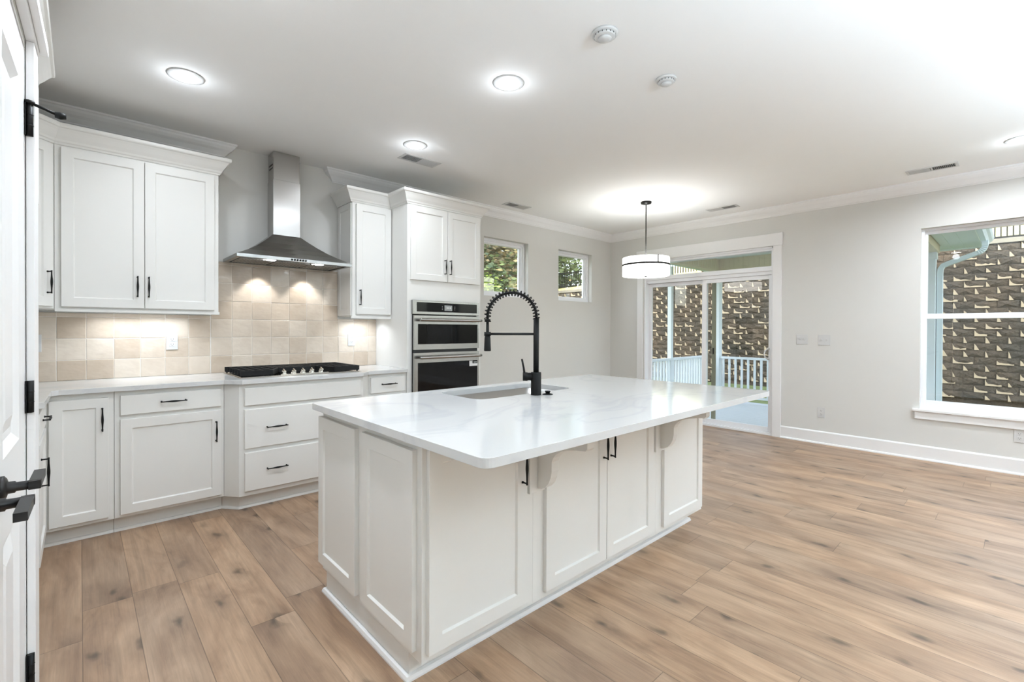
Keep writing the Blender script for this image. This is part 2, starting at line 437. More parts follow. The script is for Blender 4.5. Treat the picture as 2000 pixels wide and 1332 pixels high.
# ================================================================== SETTING
H = 2.743
def wall_rects(a0, a1, z0, z1, holes):
    """split a wall rectangle around holes (a0,a1,z0,z1)"""
    xs = sorted({a0, a1, *[h[0] for h in holes], *[h[1] for h in holes]})
    zs = sorted({z0, z1, *[h[2] for h in holes], *[h[3] for h in holes]})
    out = []
    for i in range(len(xs)-1):
        run = None
        for j in range(len(zs)-1):
            cx, cz = (xs[i]+xs[i+1])/2, (zs[j]+zs[j+1])/2
            inh = any(h[0] < cx < h[1] and h[2] < cz < h[3] for h in holes)
            if inh:
                if run: out.append(run); run = None
            else: run = (xs[i], xs[i+1], run[2] if run else zs[j], zs[j+1])
        if run: out.append(run)
    return out
T = .16
# north wall (range wall)
W1 = (-2.565, -1.82, 1.68, 2.39); W2 = (-1.226, -.48, 1.68, 2.39)
bm = BM()
for r in wall_rects(-7.01, T, 0, H, [W1, W2]): box(bm, r[0], r[1], 0, T, r[2], r[3])
struct('wall_north', bm, M_WALL, 'pale greige painted wall behind the range and two small windows', 'wall')
# east wall (patio door wall)
D1 = (-2.355, -.598, 0, 2.285); W3 = (-5.53, -3.69, .50, 2.287); W4 = (-8.4, -6.6, .50, 2.287)
bm = BM()
for r in wall_rects(-9.15, 0, 0, H, [D1, W3, W4]): box(bm, 0, T, r[0], r[1], r[2], r[3])
struct('wall_east', bm, M_WALL, 'pale greige painted wall with the sliding patio door', 'wall')
bm = BM()
SW = [(-3.4, -2.5, .5, 2.29), (-2.1, -.4, .12, 2.42)]
for r in wall_rects(-7.01, 0, 0, H, SW): box(bm, r[0], r[1], -9.15, -9.0, r[2], r[3])
struct('wall_south', bm, M_WALL, 'rear wall behind the camera with two windows', 'wall')
bm = BM(); box(bm, -7.01, -6.86, -2.3, 0, 0, H)
struct('wall_west', bm, M_WALL, 'wall behind the left run of cabinets', 'wall')
bm = BM(); box(bm, -7.0, .16, -9.15, .16, -.12, 0)
struct('floor', bm, M_FLOOR, 'wide oak plank floor with knots', 'floor')
bm = BM(); box(bm, -7.01, .16, -9.15, .16, H, H+.15)
struct('ceiling', bm, M_CEIL, 'flat white ceiling', 'ceiling')
bm = BM(); box(bm, -9.5, .16, -9.6, .16, H+.2, 9.0)  # tall unseen block, added to keep the sun off the retaining wall
struct('roof', bm, M_TRIM, 'unseen block above the house, added to shade the retaining wall', 'roof')
# pantry wall, a hair out of parallel, with the double door opening
HP = Vector((-6.236, -2.485, 0)); PU = Vector((-.0287, -1, 0)).normalized(); PN = Vector((1, -.0287, 0)).normalized(); ZV = (0, 0, 1)
PDW, PDH = .99, 2.045
bm = BM()
for r in wall_rects(-.285, 6.62, 0, H, [(-.018, PDW+.018, 0, PDH+.018)]): obox(bm, HP, PU, ZV, PN, r[0], r[1], r[2], r[3], -.12, .001)
obox(bm, HP, PU, ZV, PN, -.285, -.20, 0, H, -.62, -.12)
struct('wall_pantry', bm, M_WALL, 'pantry wall beside the camera', 'wall')

CROWN = [(0, H), (.092, H), (.092, H-.011), (.084, H-.017), (.078, H-.030), (.062, H-.048), (.044, H-.062), (.030, H-.078), (.020, H-.090), (.018, H-.097), (.010, H-.101), (.008, H-.108), (0, H-.108)]
bm = BM(); sweep(bm, CROWN, [(-6.86, -2.2), (-6.86, 0), (-5.285, 0), (-5.285, .002)])
struct('trim_1', bm, M_TRIM, 'white crown moulding above the left cabinets, ending short of the hood', 'crown moulding')
bm = BM(); sweep(bm, CROWN, [(-4.385, .002), (-4.385, 0), (0, 0), (0, -9), (-6.4, -9)])
struct('trim_2', bm, M_TRIM, 'white crown moulding running round the room right of the hood', 'crown moulding')
bm = BM(); sweep(bm, CROWN, [tuple((HP+PU*6.5)[:2]), tuple((HP+PU*-.28)[:2])])
struct('trim_3', bm, M_TRIM, 'white crown moulding on the pantry wall', 'crown moulding')
BASE = [(0, 0), (.031, 0), (.031, .008), (.027, .016), (.015, .020), (.015, .130), (.010, .138), (.004, .143), (0, .143)]
bm = BM(); sweep(bm, BASE, [(0, -2.443), (0, -9.0), (-6.4, -9.0)])
struct('baseboard_east', bm, M_TRIM, 'tall white baseboard under the large window', 'baseboard')
bm = BM(); sweep(bm, BASE, [(-3.108, 0), (0, 0), (0, -.489)])
struct('baseboard_north', bm, M_TRIM, 'white baseboard left of the patio door', 'baseboard')
bm = BM(); sweep(bm, BASE, [tuple((HP+PU*6.5)[:2]), tuple((HP+PU*(PDW+.11))[:2])])
struct('baseboard_pantry', bm, M_TRIM, 'white baseboard on the pantry wall', 'baseboard')

# ---- small square windows in the north wall
def small_window(n, w, label):
    x0, x1, z0, z1 = w
    r = struct_root('window_%d' % n, label, 'window', ((x0+x1)/2, .1, z0))
    bm = BM()
    def ring(a, b2, y0, y1, bt=None, tp=None):
        bt = b2 if bt is None else bt; tp = b2 if tp is None else tp
        box(bm, x0+a, x0+b2, y0, y1, z0+a, z1-a); box(bm, x1-b2, x1-a, y0, y1, z0+a, z1-a)
        box(bm, x0+b2, x1-b2, y0, y1, z0+a, z0+bt); box(bm, x0+b2, x1-b2, y0, y1, z1-tp, z1-a)
    ring(0, .035, .068, .135); ring(.035, .06, .082, .13); ring(.06, .078, .095, .125, .066, .066)
    link_mesh('window_frame', bm, M_VINYL, r, bevel=.0025)
    bm = BM(); box(bm, x0+.07, x1-.07, .108, .114, z0+.06, z1-.06)
    link_mesh('pane', bm, M_GLASS, r)
small_window(1, W1, 'small square high window next to the tall oven cabinet')
small_window(2, W2, 'small square high window nearest the room corner')

# ---- double hung window in the east wall
def hung_window(n, w, label, wall='x'):
    a0, a1, z0, z1 = w
    r = struct_root('window_%d' % n, label, 'window', (0.08, (a0+a1)/2, z0) if wall == 'x' else ((a0+a1)/2, -9.08, z0))
    def bb(bm, a, b2, c0, c1, e0, e1):      # along, depth (0 = room side), height
        if wall == 'x': box(bm, c0, c1, a, b2, e0, e1)
        else: box(bm, a, b2, -9-c0, -9-c1, e0, e1)
    bm = BM()
    f = .022
    bb(bm, a0, a0+f, .05, .15, z0, z1); bb(bm, a1-f, a1, .05, .15, z0, z1)
    bb(bm, a0+f, a1-f, .05, .15, z0, z0+.03); bb(bm, a0+f, a1-f, .05, .15, z1-f, z1)
    link_mesh('window_frame', bm, M_VINYL, r, bevel=.002)
    zm = (z0+z1)/2+.02
    for nm, c0, c1, e0, e1, rb, rt in (('lower_sash', .062, .095, z0+.03, zm+.03, .055, .05), ('upper_sash', .10, .133, zm-.02, z1-f, .05, .03)):
        bm = BM(); s = .022
        bb(bm, a0+f, a0+f+s, c0, c1, e0, e1); bb(bm, a1-f-s, a1-f, c0, c1, e0, e1)
        bb(bm, a0+f+s, a1-f-s, c0, c1, e0, e0+rb); bb(bm, a0+f+s, a1-f-s, c0, c1, e1-rt, e1)
        sh = link_mesh(nm, bm, M_VINYL, r, bevel=.002)
        bm = BM(); bb(bm, a0+f+s-.004, a1-f-s+.004, (c0+c1)/2-.003, (c0+c1)/2+.003, e0+rb-.004, e1-rt+.004)
        link_mesh('pane', bm, M_GLASS, sh)
    return r
hung_window(3, W3, 'large double-hung window at the right with a view of a block wall')
hung_window(4, W4, 'rear double-hung window in the patio door wall')
for i, w in enumerate(SW): hung_window(5+i, w, 'window in the rear wall behind the camera', 'y')
bm = BM()
box(bm, -.04, .05, -5.582, -3.638, .478, .502)
box(bm, -.020, -.0005, -5.566, -3.655, .402, .478)
struct('window_sill', bm, M_TRIM, 'white stool and apron under the large double-hung window', 'window sill', bevel=.004)
bm = BM(); box(bm, -.04, .05, -8.45, -6.55, .478, .502); box(bm, -.020, -.0005, -8.43, -6.57, .402, .478)
struct('window_sill', bm, M_TRIM, 'white stool and apron under the rear window', 'window sill', bevel=.004)

# ---- sliding patio door with transom
r = struct_root('door_1', 'white two-panel sliding glass patio door under a transom', 'sliding door', (0, -1.475, 0))
bm = BM()
box(bm, -.020, -.0005, -2.443, -2.350, 0, 2.285); box(bm, -.020, -.0005, -.585, -.491, 0, 2.285)
box(bm, -.027, -.0005, -2.452, -.480, 2.285, 2.434)
link_mesh('casing', bm, M_TRIM, r, bevel=.002)
bm = BM()
ya, yb = -2.352, -.600
box(bm, -.0004, .155, ya, ya+.022, 0, 2.285); box(bm, -.0004, .155, yb-.022, yb, 0, 2.285)
box(bm, -.0004, .155, ya, yb, 2.262, 2.285)
box(bm, .02, .15, ya+.022, yb-.022, 2.035, 2.052); box(bm, .02, .15, ya+.022, yb-.022, 2.236, 2.262)
box(bm, .012, .15, ya+.022, yb-.022, 1.995, 2.035); box(bm, .03, .15, ya+.022, yb-.022, 1.950, 1.995)
box(bm, -.0004, .155, ya+.022, yb-.022, 0, .022); box(bm, .035, .15, ya+.022, yb-.022, .022, .032)
box(bm, .02, .10, ya+.022, ya+.034, 2.052, 2.236)
link_mesh('door_frame', bm, M_VINYL, r, bevel=.002)
bm = BM(); box(bm, .06, .066, ya+.03, yb-.02, 2.048, 2.240); link_mesh('transom_pane', bm, M_GLASS, r)
def slider(nm, y0, y1, x0, st0, st1):
    bm = BM()
    box(bm, x0, x0+.036, y0, y0+st0, .033, 1.949); box(bm, x0, x0+.036, y1-st1, y1, .033, 1.949)
    box(bm, x0, x0+.036, y0+st0, y1-st1, .033, .090); box(bm, x0, x0+.036, y0+st0, y1-st1, 1.898, 1.949)
    d = link_mesh(nm, bm, M_VINYL, r, bevel=.003)
    bm = BM(); box(bm, x0+.015, x0+.021, y0+st0-.004, y1-st1+.004, .086, 1.902); link_mesh('pane', bm, M_GLASS, d)
    return d
sl = slider('sliding_panel', -2.33, -1.452, .045, .045, .060)
slider('fixed_panel', -1.50, -.622, .092, .05, .045)
bm = BM()
pts = [(.044, -2.285, .925), (.02, -2.283, .925), (.004, -2.262, .945), (0, -2.252, .985), (.004, -2.262, 1.025), (.02, -2.283, 1.045), (.044, -2.285, 1.045)]
tube(bm, pts, .008, 10); lathe(bm, [(.0, 0), (.016, 0), (.016, .006), (0, .006)], (.045, -2.285, .925), 12, (-1, 0, 0)); lathe(bm, [(0, 0), (.016, 0), (.016, .006), (0, .006)], (.045, -2.285, 1.045), 12, (-1, 0, 0))
link_mesh('handle', bm, M_PLASTIC, sl)
bm = BM(); box(bm, .135, .150, -1.60, -1.545, .033, 1.949); sc = link_mesh('screen_stile', bm, simple('bronze_screen_frame', srgb(150, 148, 128), .5), r)
bm = BM(); box(bm, .126, .135, -1.578, -1.562, .95, 1.03); link_mesh('latch', bm, M_BLACK, sc)

# ---- double pantry door
r = struct_root('door_2', 'white panelled double pantry doors with black levers at the left edge', 'door', tuple(HP))
bm = BM()
for u0, u1 in ((-.095, -.003), (PDW+.003, PDW+.095)): obox(bm, HP, PU, ZV, PN, u0, u1, 0, 2.07, .0015, .019)
obox(bm, HP, PU, ZV, PN, -.105, PDW+.105, 2.07, 2.235, .0015, .022)
obox(bm, HP, PU, ZV, PN, -.118, PDW+.118, 2.085, 2.112, .022, .040)
link_mesh('casing', bm, M_TRIM, r, bevel=.002)
bm = BM()
obox(bm, HP, PU, ZV, PN, -.017, -.0025, 0, 2.06, -.118, .0); obox(bm, HP, PU, ZV, PN, PDW+.0025, PDW+.017, 0, 2.06, -.118, .0)
obox(bm, HP, PU, ZV, PN, -.017, PDW+.017, 2.048, 2.062, -.118, .0)
link_mesh('jamb', bm, M_TRIM, r)
def leaf(u0, w, hinge_u, lever_u, ldir):
    bm = BM()
    z0, z1 = .012, 2.043
    prs = [(.115, .235, .80), (.115, .985, z1-.12)]
    O = HP + PU*u0
    # slab behind, frame of stiles and rails proud, raised-panel recesses
    rects = wall_rects(0, w, z0, z1, [(.115, w-.115, .235, .80), (.115, w-.115, .985, z1-.12)])
    for a in rects: obox(bm, O, PU, ZV, PN, a[0], a[1], a[2], a[3], -.035, -.001)
    obox(bm, O, PU, ZV, PN, .10, w-.10, .2, z1-.1, -.034, -.016)
    for (e0, e1) in ((.235, .80), (.985, z1-.12)):
        a0, a1 = .115, w-.115
        def lp(i, n): return [bm.verts.new(O+PU*a+Vector((0, 0, b2))+PN*n) for a, b2 in ((a0+i, e0+i), (a1-i, e0+i), (a1-i, e1-i), (a0+i, e1-i))]
        A, B, C2, D = lp(0, -.001), lp(.022, -.0135), lp(.040, -.0135), lp(.075, -.005)
        for p, q in ((A, B), (B, C2), (C2, D)):
            for k in range(4): bm.faces.new((p[k], p[(k+1) % 4], q[(k+1) % 4], q[k]))
        bm.faces.new(D)
    d = link_mesh('door_leaf', bm, M_TRIM, r)
    for zc in (1.85, 1.08, .315):
        bm = BM(); hp = HP + PU*hinge_u + PN*.0085
        tube(bm, [hp+Vector((0, 0, zc-.0445)), hp+Vector((0, 0, zc+.0445))], .0085, 12)
        for k in (-.0148, .0148): tube(bm, [hp+Vector((0, 0, zc+k-.001)), hp+Vector((0, 0, zc+k+.001))], .0092, 12)
        s = 1 if hinge_u < .5 else -1
        obox(bm, HP, PU, ZV, PN, hinge_u-.001, hinge_u+.012*s, zc-.0445, zc+.0445, 0, .003)
        hg = link_mesh('hinge', bm, M_BLACK, d)
        if zc > 1.5 and hinge_u < .5:       # hinge-pin door stop with a rubber tip
            bm = BM(); t0 = hp+Vector((0, 0, zc+.047))
            lathe(bm, [(0, -.002), (.012, -.002), (.012, .006), (0, .006)], t0, 12)
            a1 = t0 + PN*.030 - PU*.012 + Vector((0, 0, -.003)); a2 = t0+PN*.058-PU*.02+Vector((0, 0, -.010))
            tube(bm, [t0+Vector((0, 0, .002)), a1, a2], .0042, 8)
            tube(bm, [a2-PN*.008, a2+PN*.004, a2+PN*.016], [.0085, .0105, .007], 12)
            link_mesh('door_stop', bm, M_BLACK, hg)
    bm = BM(); c = HP+PU*lever_u+Vector((0, 0, .935))
    lathe(bm, [(0, 0), (.0255, 0), (.0255, .006), (.020, .010), (.0125, .012), (.0125, .022), (.0095, .024), (.0095, .062), (0, .062)], c, 24, PN)
    for s in (-1,):
        e = c + PN*.052
        v = []
        bmv = []
        for a, hh in ((-.010, .009), (.105, .008)):
            for q in (-1, 1):
                for tt in (-.0095, .0095):
                    v.append(bm.verts.new(e + PU*(ldir*a) + Vector((0, 0, q*hh)) + PN*tt))
        for f in ((0, 1, 3, 2), (4, 6, 7, 5), (0, 4, 5, 1), (2, 3, 7, 6), (0, 2, 6, 4), (1, 5, 7, 3)): bm.faces.new([v[i] for i in f])
    link_mesh('lever_handle', bm, M_BRONZE, d)
leaf(.003, .490, -.001, .428, -1)
leaf(.497, .490, PDW+.001, .560, 1)

# ================================================================== KITCHEN, RANGE WALL
XW = -6.857
CROWNC = [(0, 2.407), (.006, 2.407), (.010, 2.418), (.016, 2.424), (.020, 2.436), (.034, 2.456), (.050, 2.482), (.060, 2.496), (.069, 2.501), (.072, 2.508), (.072, 2.525), (0, 2.525)]
SHOE = [(0, 0), (.014, 0), (.014, .006), (.010, .016), (0, .018)]
NY = (0, -1, 0); PX = (1, 0, 0); NX = (-1, 0, 0)
def cab_body(root, outline, z0=.10, z1=.884, name='carcass'):
    bm = BM(); prism(bm, outline, 'z', z0, z1); return link_mesh(name, bm, M_CAB, root, bevel=.0012)
def toe(root, path, side=1, depth=.02):
    bm = BM(); sweep(bm, [(0, 0), (0, .10), (-depth, .10), (-depth, 0)], path, side)
    t = link_mesh('toe_kick', bm, M_CAB, root)
    bm = BM(); sweep(bm, [(o+.0005, z) for o, z in SHOE], path, side); link_mesh('shoe_moulding', bm, M_CAB, root)
# corner base
r = thing('corner_base_cabinet', 'white corner base cabinet with one narrow door left of the drawer and door cabinet', 'base cabinet', (-6.4, -.3, 0), 'white base cabinets along the range wall')
cab_body(r, [(XW, -.002), (-5.972, -.002), (-5.972, -.60), (-6.285, -.60), (-6.285, -.622), (XW, -.622)])
toe(r, [(-6.33, -.622), (-6.33, -.535), (-5.972, -.535)])
door_part(r, 'door', (-6.257, -.60, .122), PX, NY, .259, .728, hpos=(.259-.028, .60), hdir='v')
# drawer over door
r = thing('base_cabinet', 'white base cabinet with a wide drawer over a single wide door', 'base cabinet', (-5.68, -.3, 0), 'white base cabinets along the range wall')
cab_body(r, [(-5.970, -.002), (-5.388, -.002), (-5.388, -.60), (-5.970, -.60)])
toe(r, [(-5.970, -.535), (-5.388, -.535)])
door_part(r, 'drawer', (-5.943, -.60, .733), PX, NY, .537, .122, 'slab', (.2675, .066), 'h')
door_part(r, 'door', (-5.943, -.60, .120), PX, NY, .539, .586, hpos=(.539-.034, .445), hdir='v')
# cooktop base, bumped out with clipped corners
r = thing('cooktop_base_cabinet', 'white bumped-out drawer cabinet with clipped corners under the cooktop', 'base cabinet', (-4.86, -.35, 0), 'white base cabinets along the range wall')
cab_body(r, [(-5.386, -.002), (-4.319, -.002), (-4.319, -.60), (-4.412, -.70), (-5.316, -.70), (-5.386, -.60)])
toe(r, [(-5.386, -.535), (-5.300, -.638), (-4.428, -.638), (-4.319, -.535)])
door_part(r, 'false_front', (-5.286, -.70, .733), PX, NY, .846, .122, 'slab')
door_part(r, 'drawer', (-5.286, -.70, .432), PX, NY, .846, .273, 'slab', (.207, .138), 'h')
door_part(r, 'drawer', (-5.284, -.70, .134), PX, NY, .844, .270, 'slab', (.207, .140), 'h')
# right of cooktop
r = thing('base_cabinet', 'white narrow base cabinet with a drawer beside the tall oven cabinet', 'base cabinet', (-4.14, -.3, 0), 'white base cabinets along the range wall')
cab_body(r, [(-4.317, -.002), (-3.957, -.002), (-3.957, -.60), (-4.317, -.60)])
toe(r, [(-4.317, -.535), (-3.957, -.535)])
door_part(r, 'drawer', (-4.304, -.60, .718), PX, NY, .330, .134, 'slab', (.165, .075), 'h')
door_part(r, 'door', (-4.304, -.60, .120), PX, NY, .330, .570, hpos=(.03, .44), hdir='v')
# left run
r = thing('base_cabinet', 'white base cabinet seen edge-on behind the black door levers', 'base cabinet', (-6.57, -.9, 0), 'white base cabinets on the left wall')
cab_body(r, [(XW, -.624), (-6.285, -.624), (-6.285, -1.193), (XW, -1.193)])
toe(r, [(-6.33, -1.193), (-6.33, -.624)])
door_part(r, 'drawer', (-6.285, -1.180, .733), (0, 1, 0), PX, .53, .122, 'slab', (.265, .066), 'h')
door_part(r, 'door', (-6.285, -1.180, .120), (0, 1, 0), PX, .53, .586, hpos=(.045, .445), hdir='v')

# perimeter worktop
bm = BM()
prism(bm, [(XW, -.001), (-3.957, -.001), (-3.957, -.640), (-4.335, -.640), (-4.425, -.738), (-5.305, -.738), (-5.395, -.640), (-6.215, -.640), (-6.243, -.668), (-6.250, -1.193), (XW, -1.193)], 'z', .8845, .9145)
tag(link_mesh('perimeter_worktop', bm, M_QUARTZ, bevel=.002), 'white quartz worktop running along the range wall under the tiles', 'worktop')

# tiled backsplash: each tile a slightly tilted block in one sheet, grout behind
bm = BM()
REG = [(XW+.001, -5.366, .9155, 1.372), (-5.366, -4.346, .9155, 1.806), (-4.346, -3.9565, .9155, 1.362)]
for a0, a1, z0, z1 in REG: box(bm, a0, a1, -.0088, -.0005, z0, z1, 1)
rt = random.Random(3)
i0 = int((XW-TILE_X0)/TILE)-1
for i in range(i0, 18):
    for j in range(0, 7):
        tx0, tx1 = TILE_X0+i*TILE+.0013, TILE_X0+(i+1)*TILE-.0013
        tz0, tz1 = TILE_Z0+j*TILE+.0013, TILE_Z0+(j+1)*TILE-.0013
        for a0, a1, z0, z1 in REG:
            q0, q1, s0, s1 = max(tx0, a0), min(tx1, a1), max(tz0, z0), min(tz1, z1)
            if q1-q0 < .004 or s1-s0 < .004: continue
            dy = rt.uniform(-.0006, .0006)
            g = [rt.uniform(-.0009, .0009) for _ in range(4)]
            jx = [rt.uniform(-.0006, .0006) for _ in range(4)]
            P = [(q0+jx[0], s0), (q1+jx[1], s0), (q1+jx[2], s1), (q0+jx[3], s1)]
            back = [bm.verts.new((x, -.0048, z)) for x, z in P]
            fr = [bm.verts.new((x, -.0098+dy+g[k]*.3, z)) for k, (x, z) in enumerate(P)]
            cx, cz = (q0+q1)/2, (s0+s1)/2
            f2 = [bm.verts.new((cx+(x-cx)*(1-.003/max(.01, q1-q0)*2), -.0112+dy+g[k], cz+(z-cz)*(1-.003/max(.01, s1-s0)*2))) for k, (x, z) in enumerate(P)]
            for A, B in ((back, fr), (fr, f2)):
                for k in range(4): bm.faces.new((A[k], A[(k+1) % 4], B[(k+1) % 4], B[k]))
            bm.faces.new(f2)
tag(link_mesh('tile_backsplash', bm, [M_TILE, M_GROUT]), 'square handmade beige glazed wall tiles behind the cooktop', 'backsplash')

# ---- upper cabinets
r = thing('upper_cabinet', 'wide white two-door upper cabinet left of the hood', 'upper cabinet', (-5.8, -.15, 1.38), 'white upper cabinets')
cab_body(r, [(-6.240, -.002), (-5.366, -.002), (-5.366, -.31), (-6.240, -.31)], 1.390, 2.408)
bm = BM(); box(bm, -6.240, -5.360, -.318, -.295, 1.372, 1.392); link_mesh('light_rail', bm, M_CAB, r, bevel=.003)
door_part(r, 'door', (-6.210, -.31, 1.404), PX, NY, .407, .990, hpos=(.407-.036, .145), hdir='v')
door_part(r, 'door', (-5.799, -.31, 1.404), PX, NY, .405, .990, hpos=(.020, .145), hdir='v')
bm = BM(); sweep(bm, CROWNC, [(-6.2425, -.3105), (-5.366, -.3105), (-5.366, -.012)]); link_mesh('crown', bm, M_CAB, r)
r = thing('corner_upper_cabinet', 'white diagonal corner upper cabinet at the far left', 'upper cabinet', (-6.55, -.3, 1.38), 'white upper cabinets')
cab_body(r, [(XW, -.002), (-6.242, -.002), (-6.242, -.31), (-6.555, -.623), (XW, -.623)], 1.390, 2.408)
dv = Vector((.7071, .7071, 0)); dn = Vector((.7071, -.7071, 0))
O = Vector((-6.555, -.623, 1.404)) + dv*.018
door_part(r, 'door', O, dv, dn, .402, .990, hpos=(.402-.035, .145), hdir='v')
bm = BM(); sweep(bm, CROWNC, [(XW, -.6235), (-6.5553, -.6235), (-6.2425, -.3105)]); link_mesh('crown', bm, M_CAB, r)
r = thing('upper_cabinet', 'white single-door upper cabinet with panelled side right of the hood', 'upper cabinet', (-4.15, -.15, 1.38), 'white upper cabinets')
cab_body(r, [(-4.336, -.002), (-3.957, -.002), (-3.957, -.31), (-4.336, -.31)], 1.384, 2.408)
bm = BM(); box(bm, -4.345, -3.957, -.318, -.295, 1.364, 1.386); link_mesh('light_rail', bm, M_CAB, r, bevel=.003)
bm = BM(); shaker(bm, (-4.336, -.012, 1.392), NY, ZV, NX, .285, 1.008, t=.010, rec=.006, fr=.05); link_mesh('side_panel', bm, M_CAB, r)
door_part(r, 'door', (-4.303, -.31, 1.404), PX, NY, .338, .990, hpos=(.030, .150), hdir='v')
bm = BM(); sweep(bm, CROWNC, [(-4.345, -.012), (-4.345, -.3105), (-3.958, -.3105)]); link_mesh('crown', bm, M_CAB, r)
r = thing('upper_cabinet', 'white upper cabinet on the left wall beside the refrigerator recess', 'upper cabinet', (-6.7, -.9, 1.38), 'white upper cabinets')
cab_body(r, [(XW, -.626), (-6.555, -.626), (-6.555, -1.193), (XW, -1.193)], 1.390, 2.408)
door_part(r, 'door', (-6.555, -1.18, 1.404), (0, 1, 0), PX, .54, .990, hpos=(.03, .145), hdir='v')
bm = BM(); sweep(bm, CROWNC, [(-6.5545, -1.193), (-6.5545, -.626)]); link_mesh('crown', bm, M_CAB, r)

# refrigerator surround
r = thing('refrigerator_surround', 'tall white refrigerator surround with crown at the far left edge', 'cabinet', (-6.55, -1.7, 0))
bm = BM(); box(bm, XW, -6.272, -1.215, -1.195, 0, 2.408); box(bm, XW, -6.272, -2.195, -2.175, 0, 2.408)
link_mesh('side_panel', bm, M_CAB, r, bevel=.001)
bm = BM(); box(bm, XW, -6.285, -2.174, -1.216, 1.84, 2.408); link_mesh('carcass', bm, M_CAB, r, bevel=.001)
door_part(r, 'door', (-6.285, -2.17, 1.85), (0, 1, 0), PX, .474, .545)
door_part(r, 'door', (-6.285, -1.692, 1.85), (0, 1, 0), PX, .474, .545)
bm = BM(); sweep(bm, CROWNC, [(XW+.02, -1.195), (-6.284, -1.195), (-6.284, -2.195)], side=-1); link_mesh('crown', bm, M_CAB, r)

# tall oven cabinet
r = thing('tall_oven_cabinet', 'tall white cabinet housing the built-in oven, two doors above', 'tall cabinet', (-3.53, -.3, 0))
bm = BM()
x0, x1 = -3.955, -3.110
box(bm, x0, -3.906, -.61, -.002, .10, 2.408); box(bm, -3.158, x1, -.61, -.002, .10, 2.408)
box(bm, -3.906, -3.158, -.61, -.002, 1.538, 2.408); box(bm, -3.906, -3.158, -.61, -.002, .10, .44); box(bm, -3.906, -3.158, -.03, -.002, .44, 1.538)
link_mesh('carcass', bm, M_CAB, r)
toe(r, [(x0, -.535), (x1, -.535), (x1, -.002)])
door_part(r, 'door', (-3.928, -.61, 1.722), PX, NY, .399, .676, hpos=(.399-.032, .14), hdir='v')
door_part(r, 'door', (-3.525, -.61, 1.722), PX, NY, .396, .676, hpos=(.024, .14), hdir='v')
door_part(r, 'drawer', (-3.928, -.61, .13), PX, NY, .799, .29, 'slab', (.4, .15), 'h')
bm = BM(); sweep(bm, CROWNC, [(x0, -.3105), (x0, -.6105), (x1, -.6105), (x1, -.002)]); link_mesh('crown', bm, M_CAB, r)

# built-in oven and microwave
r = thing('wall_oven', 'stainless built-in oven with microwave above in the tall cabinet', 'oven', (-3.53, -.35, .45))
X0, X1 = -3.914, -3.150
bm = BM(); box(bm, -3.902, -3.162, -.608, -.08, .455, 1.525); box(bm, -3.900, -3.164, -.630, -.608, .46, 1.40)
link_mesh('body', bm, simple('oven_body', srgb(20, 20, 20), .5), r)
bm = BM(); box(bm, X0, X1, -.640, -.6105, 1.408, 1.536); cp = link_mesh('control_panel', bm, M_STEEL, r, bevel=.0015)
bm = BM(); box(bm, -3.872, -3.180, -.643, -.640, 1.432, 1.518); gp = link_mesh('glass_fascia', bm, M_BGLASS, cp)
bm = BM(); box(bm, -3.572, -3.484, -.6438, -.643, 1.447, 1.498)
link_mesh('display', bm, M_SCREEN, cp)
bm = BM()
for zz in (1.458, 1.472, 1.486):
    for xx in (-3.60, -3.455):
        bm = BM(); box(bm, xx, xx+.007, -.6435, -.643, zz-.0015, zz+.0015); link_mesh('touch_key', bm, M_STICKER, cp)
bm = BM()
for k, (aa, bb) in enumerate(((-3.547, -3.536), (-3.530, -3.519), (-3.511, -3.5), )): box(bm, aa, bb, -.6442, -.6438, 1.468, 1.480)
link_mesh('digit_marking', bm, M_STICKER, cp)
def oven_door(nm, z0, z1, g0, g1, hz):
    bm = BM()
    for a in wall_rects(X0+.006, X1-.006, z0, z1, [(-3.868, -3.178, g0, g1)]): box(bm, a[0], a[1], -.652, -.631, a[2], a[3])
    d = link_mesh(nm, bm, M_STEEL, r)
    bm = BM(); box(bm, -3.869, -3.177, -.650, -.634, g0-.001, g1+.001); link_mesh('door_glass', bm, M_BGLASS, d)
    bm = BM()
    tube(bm, [(-3.872, -.699, hz), (-3.864, -.699, hz), (-3.20, -.699, hz), (-3.163, -.699, hz)], [.0125, .0145, .0145, .0125], 16)
    for xx in (-3.835, -3.20): tube(bm, [(xx, -.652, hz), (xx, -.699, hz)], .009, 10)
    link_mesh('handle', bm, M_STEEL, d)
    return d
oven_door('microwave_door', 1.082, 1.396, 1.132, 1.318, 1.357)
od = oven_door('oven_door', .470, 1.054, .53, .962, 1.012)
bm = BM(); box(bm, -3.278, -3.178, -.6512, -.6502, .906, .930, 0); box(bm, -3.278, -3.240, -.6512, -.6502, .930, .957, 0); box(bm, -3.225, -3.185, -.6512, -.6503, .940, .946, 0)
link_mesh('sticker', bm, M_STICKER, od)

# range hood
r = thing('range_hood', 'stainless pyramid chimney hood over the cooktop', 'range hood', (-4.84, -.2, 1.8))
bm = BM()
bx0, bx1, by, zb, zr = -5.278, -4.402, -.460, 1.804, 1.828
tx0, tx1, ty, zt = -4.952, -4.734, -.175, 2.050
def rl(x0, x1, y, z): return [bm.verts.new(p) for p in ((x0, -.012, z), (x0, y, z), (x1, y, z), (x1, -.012, z))]
loops = [rl(bx0, bx1, by, zb), rl(bx0, bx1, by, zr)]
for t in (.12, .3, .5, .7, .88, 1):
    s = t; zz = zr+(zt-zr)*(t - .10*math.sin(math.pi*t))
    loops.append(rl(bx0+(tx0-bx0)*s, bx1+(tx1-bx1)*s, by+(ty-by)*s, zz))
for a, b2 in zip(loops, loops[1:]):
    for k in range(4): bm.faces.new((a[k], a[(k+1) % 4], b2[(k+1) % 4], b2[k]))
bm.faces.new(loops[-1])
